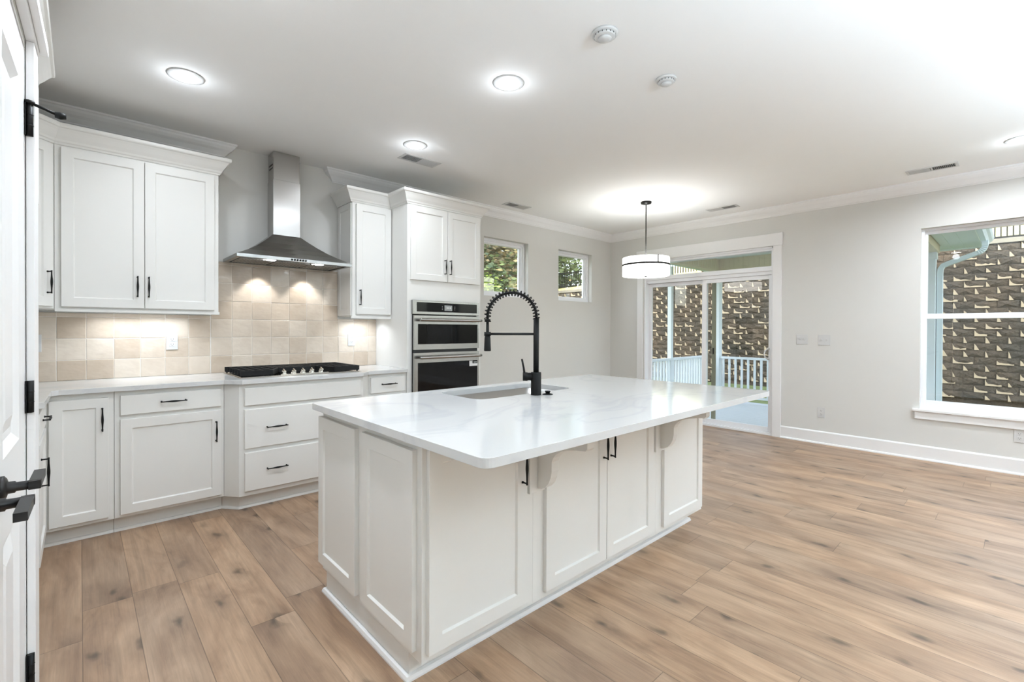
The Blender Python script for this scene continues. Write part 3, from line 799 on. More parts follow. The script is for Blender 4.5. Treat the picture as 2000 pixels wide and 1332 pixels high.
inn = [bm.verts.new(p) for p in ((bx0+.03, -.035, zb), (bx0+.03, by+.03, zb), (bx1-.03, by+.03, zb), (bx1-.03, -.035, zb))]
inn2 = [bm.verts.new((v.co.x, v.co.y, zb+.010)) for v in inn]
for k in range(4):
    bm.faces.new((loops[0][k], inn[k], inn[(k+1) % 4], loops[0][(k+1) % 4])); bm.faces.new((inn[k], inn2[k], inn2[(k+1) % 4], inn[(k+1) % 4]))
bm.faces.new(inn2)
canopy = link_mesh('canopy', bm, M_STEEL, r)
bm = BM()
for k in range(3):
    fa = bx0+.05+k*.262; box(bm, fa, fa+.250, by+.115, -.05, zb+.003, zb+.009)
    for q in range(11): box(bm, fa+.012+q*.0212, fa+.022+q*.0212, by+.13, -.065, zb+.001, zb+.003)
link_mesh('filter', bm, M_STEEL, r)
bm = BM()
for k in range(6): lathe(bm, [(0, 0), (.0075, 0), (.0075, .004), (0, .004)], (-4.893+k*.021, by, zb+.012), 12, (0, -1, 0))
link_mesh('button', bm, M_BLACK, r)
bm = BM(); box(bm, -4.950, -4.736, -.172, -.0125, 2.046, 2.508); link_mesh('chimney_cover', bm, M_STEELV, r, bevel=.0015)
bm = BM(); box(bm, -4.946, -4.740, -.168, -.0125, 2.508, H-.003)
ch = link_mesh('upper_chimney', bm, M_STEELV, r, bevel=.0015)
bm = BM()
for k in range(2): box(bm, -4.9465, -4.9455, -.14, -.045, 2.63-.028*k, 2.642-.028*k)
link_mesh('vent_slot', bm, M_SLOT, ch)
LAMP = emissive('hood_lamp_glow', (.9, .95, 1, 1), 12)
for lx in (-5.025, -4.655):
    bm = BM(); lathe(bm, [(0, 0), (.028, 0), (.028, .004), (0, .004)], (lx, by+.075+.0, zb+.004), 20, (0, 0, -1))
    lathe(bm, [(.028, 0), (.034, 0), (.034, .005), (.028, .005)], (lx, by+.075, zb+.005), 20, (0, 0, -1))
    l = link_mesh('lamp', bm, LAMP, r)
def area(name, loc, size, watts, rot=(0, 0, 0), shape='DISK', size_y=None, col=(1, 1, 1), spread=180):
    ld = bpy.data.lights.new(name, 'AREA'); ld.shape = shape; ld.size = size
    if size_y: ld.size_y = size_y
    ld.energy = watts; ld.color = col; ld.spread = math.radians(spread)
    o = bpy.data.objects.new(name, ld); COL.objects.link(o); o.location = loc; o.rotation_euler = rot
    return o
def spot(name, loc, target, watts, ang, col=(1, 1, 1), blend=.5, rad=.02):
    ld = bpy.data.lights.new(name, 'SPOT'); ld.energy = watts; ld.spot_size = math.radians(ang); ld.spot_blend = blend; ld.color = col; ld.shadow_soft_size = rad
    o = bpy.data.objects.new(name, ld); COL.objects.link(o); o.location = loc
    o.rotation_euler = (Vector(target)-Vector(loc)).to_track_quat('-Z', 'Y').to_euler()
for lx in (-5.025, -4.655):
    spot('hood_lamp_light', (lx, -.13, zb-.006), (lx, -.045, 1.3), 4.5, 82, (1, .98, .95), .5, .015)

# gas cooktop
r = thing('gas_cooktop', 'stainless gas cooktop with black grates and five knobs', 'cooktop', (-4.85, -.36, .9145))
bm = BM()
box(bm, -5.292, -4.398, -.632, -.098, .9150, .9185)
box(bm, -5.280, -4.410, -.620, -.110, .9185, .9225)
prism(bm, [(-5.02, -.61), (-4.96, -.46), (-4.73, -.46), (-4.66, -.61)], 'z', .9225, .928)
link_mesh('tray', bm, M_CHROME, r, bevel=.002)
def grate(x0, x1, y0, y1, cut=None):
    """bars running left-right with a deep front rail, end fins open on the left"""
    bm = BM(); zt = .966
    n = 10 if cut is None else 6
    for k in range(n+1):
        yy = y0+(y1-y0)*k/n
        a, b2 = x0, x1
        if cut == 'R' and yy < y0+.16: b2 = x1-(1-(yy-y0)/.16)*.09
        if cut == 'L' and yy < y0+.16: a = x0+(1-(yy-y0)/.16)*.09
        box(bm, a, b2, yy-.0045, yy+.0045, zt-.034, zt-.002)
    for k in range(5):
        xx = x0+(x1-x0)*(k+.5)/5
        ys = y0+.17 if (cut == 'R' and k == 4) or (cut == 'L' and k == 0) else y0
        box(bm, xx-.0045, xx+.0045, ys, y1, zt-.022, zt)
    a, b2 = x0, x1
    if cut == 'R': b2 = x1-.09
    if cut == 'L': a = x0+.09
    box(bm, a, b2, y0-.009, y0, zt-.036, zt); box(bm, x0, x1, y1, y1+.009, zt-.036, zt)
    if cut == 'R': prism(bm, [(b2, y0-.009), (x1, y0+.16), (x1-.012, y0+.165), (b2-.010, y0)], 'z', zt-.036, zt)
    elif cut == 'L': prism(bm, [(a, y0-.009), (x0, y0+.16), (x0+.012, y0+.165), (a+.010, y0)], 'z', zt-.036, zt)
    else: pass
    box(bm, x1-.009, x1, y0+(.16 if cut == 'R' else 0), y1, zt-.034, zt)
    # top cover plates between the fingers (a cast web) and feet
    for px_, py_ in ((x0+.012, y0+.01), (b2-.012, y0+.01), (x0+.012, y1-.004), (x1-.012, y1-.004)):
        if cut == 'L' and px_ < x0+.05 and py_ < y0+.05: px_ = a+.012
        lathe(bm, [(0, 0), (.007, 0), (.009, zt-.034-.9225), (0, zt-.034-.9225)], (px_, py_, .9225), 8)
    return link_mesh('grate', bm, M_IRON, r, bevel=.001)
grate(-5.286, -4.985, -.600, -.115, 'R')
grate(-4.982, -4.708, -.430, -.115)
grate(-4.705, -4.404, -.600, -.115, 'L')
bm_b = [(-5.14, -.25), (-5.14, -.46), (-4.845, -.27), (-4.55, -.25), (-4.55, -.46)]
for bx, by_ in bm_b:
    bm = BM(); lathe(bm, [(0, 0), (.045, 0), (.045, .008), (.030, .012), (.030, .020), (0, .020)], (bx, by_, .9226), 20)
    link_mesh('burner', bm, M_IRON, r)
for kx in (-4.985, -4.913, -4.845, -4.777, -4.704):
    bm = BM()
    ax = Vector((0, -.35, 1)).normalized(); c = Vector((kx, -.565, .9285))
    lathe(bm, [(0, 0), (.0215, 0), (.0215, .004), (.0165, .007), (.0165, .020), (.0150, .023), (0, .023)], c, 20, ax)
    k = link_mesh('knob', bm, M_CHROME, r)
    bm = BM()
    obox(bm, c, (1, 0, 0), ax.cross(Vector((1, 0, 0))), ax, -.0045, .0045, -.019, .019, .022, .033)
    link_mesh('grip', bm, M_CHROME, k, bevel=.002)

# under-cabinet lights
UC = emissive('under_cabinet_glow', (.82, .905, 1, 1), 5)
def uc_light(x0, x1, z, label, watts):
    r = thing('under_cabinet_light', label, 'light', ((x0+x1)/2, -.13, z), 'under-cabinet lights')
    bm = BM(); box(bm, x0, x1, -.15, -.11, z-.008, z-.0005); link_mesh('housing', bm, M_PLASTIC, r)
    bm = BM(); box(bm, x0+.005, x1-.005, -.146, -.114, z-.010, z-.008); link_mesh('lens', bm, UC, r)
    area('under_cabinet_lamp', ((x0+x1)/2, -.13, z-.014), x1-x0, watts, (0, 0, 0), 'RECTANGLE', .03, LCOL, 150)
uc_light(-6.05, -5.55, 1.390, 'slim light bar under the wide upper cabinet left of the hood', 1.2)
uc_light(-4.26, -4.06, 1.384, 'slim light bar under the single-door upper cabinet right of the hood', .7)

# ---- wall plates
def outlet(c, n, up=(0, 0, 1), kind='outlet', label='', gang=1, group=None):
    """c on the wall surface, n outward"""
    n = Vector(n); u = Vector(up).cross(n).normalized()
    w, h = (.0715, .1145) if gang == 1 else (.117, .1145)
    r = thing('wall_outlet' if kind == 'outlet' else 'light_switch', label, 'outlet' if kind == 'outlet' else 'light switch', c, group)
    bm = BM(); obox(bm, c, u, up, n, -w/2, w/2, -h/2, h/2, .0002, .005)
    link_mesh('cover_plate', bm, M_PLASTIC, r, bevel=.0025)
    for g in range(gang):
        o = (g-(gang-1)/2)*.046
        if kind == 'outlet':
            for s in (-1, 1):
                bm = BM(); cc = Vector(c)+Vector(up)*.0195*s+u*o
                prf = []
                obox(bm, cc, u, up, n, -.0165, .0165, -.0135, .0135, .005, .0068)
                q = link_mesh('receptacle', bm, M_PLASTIC, r, bevel=.001)
                bm = BM()
                obox(bm, cc, u, up, n, -.0078, -.0056, -.001, .0075, .0068, .0072); obox(bm, cc, u, up, n, .0056, .0078, -.001, .0075, .0068, .0072)
                obox(bm, cc, u, up, n, -.0022, .0022, -.0095, -.0050, .0068, .0072)
                link_mesh('slot', bm, M_SLOT, q)
        else:
            bm = BM(); cc = Vector(c)+u*o
            obox(bm, cc, u, up, n, -.0045, .0045, -.004, .016, .005, .015)
            link_mesh('toggle', bm, M_PLASTIC, r, bevel=.001)
            bm = BM(); obox(bm, cc, u, up, n, -.0052, .0052, -.012, .012, .005, .0056); link_mesh('toggle_slot', bm, simple('toggle_shade', srgb(200, 200, 198), .5), r)
    return r
outlet((-5.613, -.0118, 1.166), NY, label='white outlet in the tiles under the wide upper cabinet')
outlet((-4.210, -.0118, 1.166), NY, label='white outlet in the tiles right of the cooktop')
outlet((-6.345, -.0118, 1.168), NY, kind='switch', label='white switch plate in the tiles at the far left corner')
outlet((0, -2.855, .352), NX, label='white outlet low on the wall between patio door and window')
outlet((0, -4.367, .343), NX, label='white outlet under the large window sill')
outlet((0, -2.661, 1.170), NX, kind='switch', gang=2, label='white double switch plate nearest the patio door')
outlet((0, -2.878, 1.166), NX, kind='switch', gang=2, label='white double switch plate farther from the patio door')
# ================================================================== ISLAND
IX0, IX1, IY0, IY1 = -5.250, -3.130, -2.950, -2.050
CUTS = [IX0, -4.700, -3.700, IX1]
def island_unit(x0, x1, label, ends):
    r = thing('island_cabinet', label, 'island cabinet', ((x0+x1)/2, (IY0+IY1)/2, 0), 'white cabinets of the island')
    x0 += .0004; x1 -= .0004
    bm = BM(); t = .018
    box(bm, x0, x1, IY0, IY0+t, .10, .884); box(bm, x0, x1, IY1-t, IY1, .10, .884)
    box(bm, x0, x0+t, IY0+t, IY1-t, .10, .884); box(bm, x1-t, x1, IY0+t, IY1-t, .10, .884)
    box(bm, x0+t, x1-t, IY0+t, IY1-t, .10, .118)
    link_mesh('carcass', bm, M_CAB, r)
    return r
uL = island_unit(CUTS[0], CUTS[1], 'white island cabinet with one seating-side door and panelled end, nearest the camera', None)
uM = island_unit(CUTS[1], CUTS[2], 'white middle island cabinet with a pair of seating-side doors', None)
uR = island_unit(CUTS[2], CUTS[3], 'white island cabinet with one seating-side door, nearest the patio door', None)
DZ, DH = .128, .728
door_part(uL, 'door', (-5.232, IY0, DZ), PX, NY, .480, DH, hpos=(.480-.030, .578), hdir='v')
door_part(uM, 'door', (-4.635, IY0, DZ), PX, NY, .438, DH, hpos=(.438-.028, .578), hdir='v')
door_part(uM, 'door', (-4.193, IY0, DZ), PX, NY, .438, DH, hpos=(.028, .578), hdir='v')
door_part(uR, 'door', (-3.638, IY0, DZ), PX, NY, .480, DH, hpos=(.030, .578), hdir='v')
for a, b2 in ((-2.448, -2.040), (-2.918, -2.512)):      # panelled end
    bm = BM(); shaker(bm, (IX0, b2, .134), NY, ZV, NX, b2-a, .712)
    link_mesh('end_panel', bm, M_CAB, uL)
bm = BM(); shaker(bm, (IX1, -2.918, .134), (0, 1, 0), ZV, PX, .87, .712, t=.004, rec=.003); link_mesh('end_panel', bm, M_CAB, uR)
# kitchen side
PY = (0, 1, 0)
door_part(uL, 'door', (-4.728, IY1, DZ), NX, PY, .49, DH, hpos=(.03, .60), hdir='v')
door_part(uM, 'door', (-4.205, IY1, DZ), NX, PY, .47, DH, hpos=(.03, .60), hdir='v')
door_part(uM, 'door', (-3.725, IY1, DZ), NX, PY, .47, DH, hpos=(.44, .60), hdir='v')
door_part(uR, 'door', (-3.16, IY1, DZ), NX, PY, .49, DH, hpos=(.46, .60), hdir='v')
r = thing('island_plinth', 'white plinth with quarter-round shoe moulding around the foot of the island', 'plinth', (-4.2, -2.5, 0))
bm = BM(); box(bm, IX0+.0005, IX1-.012, -2.862, -2.095, 0, .0995); link_mesh('plinth_board', bm, M_CAB, r)
bm = BM(); sweep(bm, [(o*1.15+.0005, z*1.2) for o, z in SHOE], [(IX0, -2.862), (IX1-.012, -2.862), (IX1-.012, -2.095), (IX0, -2.095)], 1, closed=True)
link_mesh('shoe_moulding', bm, M_TRIM, r)
# corbels under the overhang
CB = [(-2.950, .595), (-2.972, .598), (-2.994, .610), (-3.012, .630), (-3.024, .655), (-3.030, .682), (-3.031, .724), (-3.038, .742), (-3.054, .760), (-3.080, .776), (-3.115, .788), (-3.160, .797), (-3.205, .802), (-3.215, .812), (-3.215, .883), (-2.950, .883)]
for xa, lab in ((-4.737, 'white curved corbel under the worktop overhang, nearest the camera'), (-3.728, 'white curved corbel under the worktop overhang, nearest the patio door')):
    r = thing('corbel', lab, 'corbel', (xa+.045, -2.95, .59), 'corbels under the island overhang')
    bm = BM(); box(bm, xa, xa+.092, -2.968, -2.9505, .580, .883); link_mesh('back_plate', bm, M_CAB, r, bevel=.001)
    bm = BM(); prism(bm, [(min(y-.0185, -2.9685), z) for y, z in CB], 'x', xa+.046, xa+.090); link_mesh('bracket', bm, M_CAB, r, bevel=.0015)
# island worktop with sink cutout
SX0, SX1, SY0, SY1 = -4.640, -3.900, -2.505, -2.125
def rrect(x0, x1, y0, y1, rad, seg=6):
    out = []
    for cx, cy, a in ((x1-rad, y1-rad, 0), (x0+rad, y1-rad, 90), (x0+rad, y0+rad, 180), (x1-rad, y0+rad, 270)):
        for k in range(seg+1):
            t = math.radians(a+90*k/seg); out.append((cx+rad*math.cos(t), cy+rad*math.sin(t)))
    return out
bm = BM()
outer = rrect(-5.305, -3.113, -3.362, -2.030, .035); inner = rrect(SX0, SX1, SY0, SY1, .07)
for z, flip in ((.8845, 1), (.9145, 0)):
    pass
def ringface(z):
    o = [bm.verts.new((x, y, z)) for x, y in outer]; i = [bm.verts.new((x, y, z)) for x, y in inner]
    eo = [bm.edges.new((o[k], o[(k+1) % len(o)])) for k in range(len(o))]; ei = [bm.edges.new((i[k], i[(k+1) % len(i)])) for k in range(len(i))]
    bmesh.ops.triangle_fill(bm, use_beauty=True, use_dissolve=False, edges=eo+ei)
    return o, i
o0, i0_ = ringface(.8845); o1, i1_ = ringface(.9145)
for A, B in ((o0, o1), (i0_, i1_)):
    n = len(A)
    for k in range(n): bm.faces.new((A[k], A[(k+1) % n], B[(k+1) % n], B[k]))
tag(link_mesh('island_worktop', bm, M_QUARTZ, bevel=.0025), 'large white quartz island worktop with rounded corners', 'worktop')
# sink
r = thing('kitchen_sink', 'stainless undermount sink in the island worktop', 'sink', ((SX0+SX1)/2, (SY0+SY1)/2, .68))
bm = BM()
M_SINK = steel('sink_steel', srgb(178, 178, 176), .3, (1, 1, 6))
lp = []
for d, z, rad in ((.018, .883, .085), (-.006, .883, .066), (-.008, .72, .066), (-.03, .684, .06), (-.06, .680, .05)):
    lp.append([bm.verts.new((x, y, z)) for x, y in rrect(SX0-d, SX1+d, SY0-d, SY1+d, rad)])
for A, B in zip(lp, lp[1:]):
    n = len(A)
    for k in range(n):
        f = bm.faces.new((A[k], A[(k+1) % n], B[(k+1) % n], B[k])); f.smooth = A is not lp[0]
bm.faces.new(lp[-1])
s = link_mesh('basin', bm, M_SINK, r)
sm = s.modifiers.new('thick', 'SOLIDIFY'); sm.thickness = .0015; sm.offset = 1
bm = BM(); lathe(bm, [(0, 0), (.045, 0), (.045, .002), (.035, .003), (.03, .0005), (0, .0005)], ((SX0+SX1)/2, (SY0+SY1)/2, .6805), 24); link_mesh('drain', bm, M_CHROME, r)
# spring faucet
FX, FY, FZ = -4.287, -2.562, .9145
L = Vector((-.735, .678, 0)).normalized(); B0 = Vector((FX, FY, FZ)); Zv = Vector((0, 0, 1))
r = thing('kitchen_faucet', 'matte black spring-neck pull-down faucet behind the island sink', 'faucet', tuple(B0))
bm = BM(); lathe(bm, [(0, 0), (.029, 0), (.029, .004), (.0285, .006), (.0285, .120), (.027, .124), (0, .124)], B0, 28); link_mesh('base', bm, M_BLACK, r)
bm = BM(); lathe(bm, [(0, .124), (.0155, .124), (.0155, .422), (0, .422)], B0, 20); link_mesh('column', bm, M_BLACK, r)
AR = .1335; cz = .430
bm = BM(); P = []
for k in range(25):
    a = math.pi*k/24; P.append(B0 + L*(AR-AR*math.cos(a)) + Zv*(cz+AR*math.sin(a)*.97))
P.append(B0+L*(2*AR)+Zv*(cz-.03)); P = [B0+Zv*.415]+P
tube(bm, P, .0075, 12); link_mesh('hose', bm, M_BLACK, r)
bm = BM(); pts = []; NT = 24; SEG = 14; tot = len(P)
def along(t):
    f = t*(len(P)-1); i = min(int(f), len(P)-2); return P[i].lerp(P[i+1], f-i), (P[i+1]-P[i]).normalized()
for k in range(NT*SEG+1):
    t = k/(NT*SEG); p, d = along(t)
    nrm_ = L.cross(Zv).normalized(); u = d.cross(nrm_).normalized()
    a = 2*math.pi*k/SEG; pts.append(p+(u*math.cos(a)+nrm_*math.sin(a))*.0175)
tube(bm, pts, .0027, 6, smooth=True); link_mesh('spring', bm, M_BLACK, r)
bm = BM(); h = B0+L*(2*AR)
lathe(bm, [(0, .398), (.0165, .398), (.0165, .412), (.012, .414), (0, .414)], h, 20)
lathe(bm, [(0, .398), (.008, .398), (.0085, .345), (.011, .335), (.0125, .315), (0, .315)], h, 18); link_mesh('collar', bm, M_BLACK, r)
bm = BM(); tube(bm, [B0+Zv*.333+L*.012, B0+Zv*.333+L*(2*AR-.016)], .0065, 12)
lathe(bm, [(.0135, .322), (.0185, .322), (.0185, .344), (.0135, .344)], h, 20); link_mesh('support_arm', bm, M_BLACK, r)
bm = BM(); lathe(bm, [(0, .322), (.0145, .322), (.0165, .310), (.0185, .262), (.0195, .243), (.017, .239), (0, .239)], h, 22); link_mesh('spray_head', bm, M_BLACK, r)
bm = BM(); hb = B0+Zv*.100
tube(bm, [hb+L*.02, hb+L*.046, hb+L*.047, hb+L*.072, hb+L*.0725], [.0215, .0215, .0235, .0235, .020], 20)
q = hb+L*.064+Zv*.018
tube(bm, [q, q+Zv*.030-L*(-.004), q+Zv*.078+L*.014], [.0065, .0055, .005], 10); link_mesh('lever', bm, M_BLACK, r)
c = Vector((-4.232, -2.598, FZ))
r = thing('air_switch_button', 'small round black button on a disc beside the faucet base', 'button', tuple(c))
bm = BM(); lathe(bm, [(0, 0), (.029, 0), (.029, .003), (.020, .006), (0, .006)], c, 24); link_mesh('flange', bm, M_BLACK, r)
bm = BM(); lathe(bm, [(0, .006), (.012, .006), (.0125, .016), (.016, .0165), (.016, .021), (0, .022)], c, 20); link_mesh('button', bm, M_BLACK, r)

# ================================================================== CEILING FITTINGS
LENS = emissive('downlight_lens', (1, .985, .96, 1), 9)
def downlight(x, y, label, watts=None, vis=True):
    r = thing('recessed_downlight', label, 'ceiling light', (x, y, H-.012), 'round downlights in the ceiling')
    bm = BM(); lathe(bm, [(.068, -.0005), (.092, -.0005), (.094, -.003), (.086, -.006), (.070, -.008), (.068, -.006)], (x, y, H), 40)
    link_mesh('trim_ring', bm, M_PLASTIC, r)
    bm = BM(); lathe(bm, [(0, -.008), (.069, -.008), (.069, -.006), (0, -.006)], (x, y, H), 40); link_mesh('lens', bm, LENS, r)
    pl = bpy.data.lights.new('downlight_glow', 'POINT'); pl.energy = .55; pl.shadow_soft_size = .05; pl.color = LCOL
    po = bpy.data.objects.new('downlight_glow', pl); COL.objects.link(po); po.location = (x, y, H-.085)
    area('downlight_lamp', (x, y, H-.016), .13, DOWN_W if watts is None else watts, col=LCOL, spread=165 if watts is None or watts > 12 else 165)
downlight(-5.668, -1.045, 'glowing round downlight above the left upper cabinets', 3.4)
downlight(-4.244, -2.279, 'glowing round downlight above the island', 4)
downlight(-4.153, -1.071, 'glowing round downlight above the right end of the cooktop', 5)
downlight(-.84, -4.358, 'glowing round downlight at the right edge, above the large window', 16)
for x, y in ((-5.66, -2.29), (-5.66, -3.55), (-.84, -5.9), (-2.45, -6.3), (-.84, -6.9), (-4.2, -7.6), (-2.45, -7.9)):  # downlights out of view, added to brighten the room
    downlight(x, y, 'unseen round downlight added to the ceiling for fill light', DOWN_FILL if y < -4.5 else DOWN_W if y > -3 else 2.5)
def bowl(x, y, label):  # unseen uplight bowl, added so the ceiling gets fill light
    r = thing('fill_bowl', label, 'pendant lamp', (x, y, 1.9), 'added fill bowls behind the camera')
    bm = BM(); lathe(bm, [(0, -.0005), (.06, -.0005), (.06, -.02), (.01, -.03), (0, -.03)], (x, y, H), 24); tube(bm, [(x, y, H-.02), (x, y, 1.93)], .006, 8); link_mesh('stem', bm, M_BRONZE, r)
    bm = BM(); lathe(bm, [(0, 0), (.10, .012), (.17, .045), (.20, .085), (.194, .085), (.165, .050), (.10, .020), (0, .010)], (x, y, 1.88), 36); link_mesh('bowl', bm, M_BRONZE, r)
    bm = BM(); lathe(bm, [(0, .012), (.05, .018), (.05, .04), (0, .045)], (x, y, 1.88), 20); link_mesh('bulb', bm, emissive('fill_uplight_bulb', LCOL+(1,), 30), r)
    spot('fill_uplight', (x, y, 1.955), (x, y, 3), FILL_BOWL_W, 168, (.70, .86, 1.0), .35, .08)
bowl(-4.7, -5.6, 'unseen bronze uplight bowl added behind the camera to light the ceiling'); bowl(-2.4, -6.2, 'unseen bronze uplight bowl added toward the patio side to light the ceiling')
def detector(x, y, rr, label):
    r = thing('smoke_detector', label, 'smoke detector', (x, y, H-.04), 'round detectors on the ceiling')
    bm = BM(); lathe(bm, [(0, -.0005), (rr, -.0005), (rr, -.008), (rr*.97, -.012), (rr*.8, -.014)], (x, y, H), 36)
    lathe(bm, [(rr*.8, -.0135), (rr*.80, -.022), (rr*.7, -.026), (0, -.026)], (x, y, H), 36); link_mesh('housing', bm, M_PLASTIC, r)
    bm = BM(); lathe(bm, [(0, -.026), (rr*.52, -.026), (rr*.50, -.034), (rr*.3, -.040), (0, -.041)], (x, y, H), 30); link_mesh('sensor_cap', bm, M_PLASTIC, r)
    bm = BM()
    for k in range(16):
        a = 2*math.pi*k/16; box(bm, -0.002, .002, 0, .001, 0, .007)
        bmesh.ops.transform(bm, matrix=Matrix.Translation((x, y, H-.0215)) @ Matrix.Rotation(a, 4, 'Z') @ Matrix.Translation((0, rr*.80, 0)), verts=bm.verts[-8:])
    link_mesh('vent_ring', bm, M_SLOT, r)
detector(-4.213, -2.955, .064, 'white round smoke detector on the ceiling nearest the camera')
detector(-3.600, -2.944, .058, 'white round smoke detector on the ceiling toward the patio door')
def vent(cx, cy, along_x, label, Lg=.355, Wd=.150):
    r = thing('ceiling_vent', label, 'air vent', (cx, cy, H-.008), 'air registers in the ceiling')
    def bb(bm, a0, a1, b0, b1, z0, z1):
        if along_x: box(bm, cx+a0, cx+a1, cy+b0, cy+b1, z0, z1)
        else: box(bm, cx+b0, cx+b1, cy+a0, cy+a1, z0, z1)
    bm = BM(); l, w = Lg/2, Wd/2; f = .022
    bb(bm, -l, l, -w, -w+f, H-.006, H-.0005); bb(bm, -l, l, w-f, w, H-.006, H-.0005)
    bb(bm, -l, -l+f, -w+f, w-f, H-.006, H-.0005); bb(bm, l-f, l, -w+f, w-f, H-.006, H-.0005); bb(bm, -.006, .006, -w+f, w-f, H-.006, H-.0005)
    link_mesh('frame', bm, M_PLASTIC, r, bevel=.001)
    bm = BM(); bb(bm, -l+f, l-f, -w+f, w-f, H-.0016, H-.0006); link_mesh('duct_opening', bm, M_GROOVE, r)
    bm = BM()
    for s in (-1, 1):
        n = 12
        for k in range(n):
            a = s*(.010+(l-f-.012)*(k+.5)/n)
            p = [(a-.0045, H-.0016), (a-.0035, H-.0014), (a+.0045*s+.001, H-.0065), (a+.0045*s, H-.0068)]
            z = [(cx+q[0], q[1]) if along_x else (cy+q[0], q[1]) for q in p]
            if along_x: prism(bm, z, 'y', cy-w+f, cy+w-f)
            else: prism(bm, z, 'x', cx-w+f, cx+w-f)
    link_mesh('louvre', bm, M_PLASTIC, r)
vent(-3.945, -.80, True, 'white air register in the ceiling above the oven cabinet')
vent(-2.306, -.295, True, 'white air register in the ceiling above the small windows')
vent(-.445, -1.925, False, 'white air register in the ceiling above the patio door')
vent(-.460, -3.81, False, 'white air register in the ceiling above the large window')

# pendant
px_, py_ = -1.338, -1.437
r = thing('pendant_lamp', 'glowing white drum pendant with a dark band hanging near the patio door', 'pendant lamp', (px_, py_, 1.88))
bm = BM(); lathe(bm, [(0, -.0005), (.060, -.0005), (.062, -.006), (.058, -.022), (.012, -.028), (.008, -.04), (0, -.04)], (px_, py_, H), 28)
for k in range(2): lathe(bm, [(0, 0), (.006, 0), (.004, -.006), (0, -.006)], (px_+(.035 if k else -.035), py_, H-.020), 8)
link_mesh('ceiling_canopy', bm, M_BRONZE, r)
bm = BM(); tube(bm, [(px_, py_, H-.03), (px_, py_, 2.06)], .0062, 10); link_mesh('rod', bm, M_BRONZE, r)
def shade_mat():
    m, nt, b, out = new_mat('lit_fabric_shade')
    b.inputs['Base Color'].default_value = (.95, .94, .92, 1); b.inputs['Roughness'].default_value = .8
    nz = node(nt, 'ShaderNodeTexNoise'); nz.inputs['Scale'].default_value = 3
    mr = node(nt, 'ShaderNodeMapRange'); mr.inputs['To Min'].default_value = 2.6; mr.inputs['To Max'].default_value = 2.9
    nt.links.new(nz.outputs[0], mr.inputs[0]); nt.links.new(mr.outputs[0], b.inputs['Emission Strength'])
    b.inputs['Emission Color'].default_value = (1, .985, .93, 1)
    return m
M_SHADE = shade_mat()
DR, dz0, dz1 = .262, 1.892, 2.098
bm = BM(); lathe(bm, [(DR-.012, dz0), (DR-.003, dz0), (DR, dz0+.004), (DR, dz1-.004), (DR-.003, dz1), (DR-.012, dz1)], (px_, py_, 0), 64)
link_mesh('drum_shade', bm, M_SHADE, r)
bm = BM(); lathe(bm, [(DR-.012, dz0+.012), (DR*.75, dz0+.004), (DR*.4, dz0-.002), (0, dz0-.004), (0, dz0), (DR*.4, dz0+.002), (DR*.75, dz0+.008), (DR-.012, dz0+.016)], (px_, py_, 0), 64)
link_mesh('diffuser', bm, M_SHADE, r)
bm = BM(); lathe(bm, [(0, dz0-.016), (.008, dz0-.015), (.016, dz0-.010), (.016, dz0-.005), (0, dz0-.004)], (px_, py_, 0), 16); link_mesh('finial', bm, M_BRONZE, r)
bm = BM(); zbnd = 2.014
bnd = [(DR+.0005, zbnd-.010), (DR+.0035, zbnd-.010), (DR+.0035, zbnd+.010), (DR+.0005, zbnd+.010)]
lathe(bm, bnd, (px_, py_, 0), 64); link_mesh('band', bm, M_BLACK, r)
for a in (-119, 1, 121):
    a = math.radians(a); bm = BM()
    u = Vector((math.cos(a), math.sin(a), 0)); t_ = Vector((-math.sin(a), math.cos(a), 0)); O = Vector((px_, py_, 0))
    obox(bm, O, t_, ZV, u, -.007, .007, zbnd+.010, dz1+.004, DR+.0005, DR+.0035)
    obox(bm, O, t_, ZV, u, -.007, .007, dz1+.0015, dz1+.004, .004, DR+.0035)
    link_mesh('strap', bm, M_BLACK, r)
area('pendant_uplight', (px_, py_, 2.02), .36, PEND_W, (math.pi, 0, 0), col=LCOL)

# ================================================================== OUTSIDE
# portals at the openings
def portal(loc, sx, sy, n):
    ld = bpy.data.lights.new('sky_portal', 'AREA'); ld.shape = 'RECTANGLE'; ld.size = sx; ld.size_y = sy; ld.cycles.is_portal = True
    o = bpy.data.objects.new('sky_portal', ld); COL.objects.link(o); o.location = loc
    o.rotation_euler = Vector(n).to_track_quat('-Z', 'Y').to_euler()
portal((.2, -1.475, 1.15), 1.75, 2.28, (-1, 0, 0)); portal((.2, -4.61, 1.4), 1.84, 1.8, (-1, 0, 0)); portal((.2, -7.5, 1.4), 1.8, 1.8, (-1, 0, 0))
for w in SW: portal(((w[0]+w[1])/2, -9.2, (w[2]+w[3])/2), w[1]-w[0], w[3]-w[2], (0, 1, 0))
portal((-2.19, .2, 2.03), .75, .72, (0, -1, 0)); portal((-.85, .2, 2.03), .75, .72, (0, -1, 0))
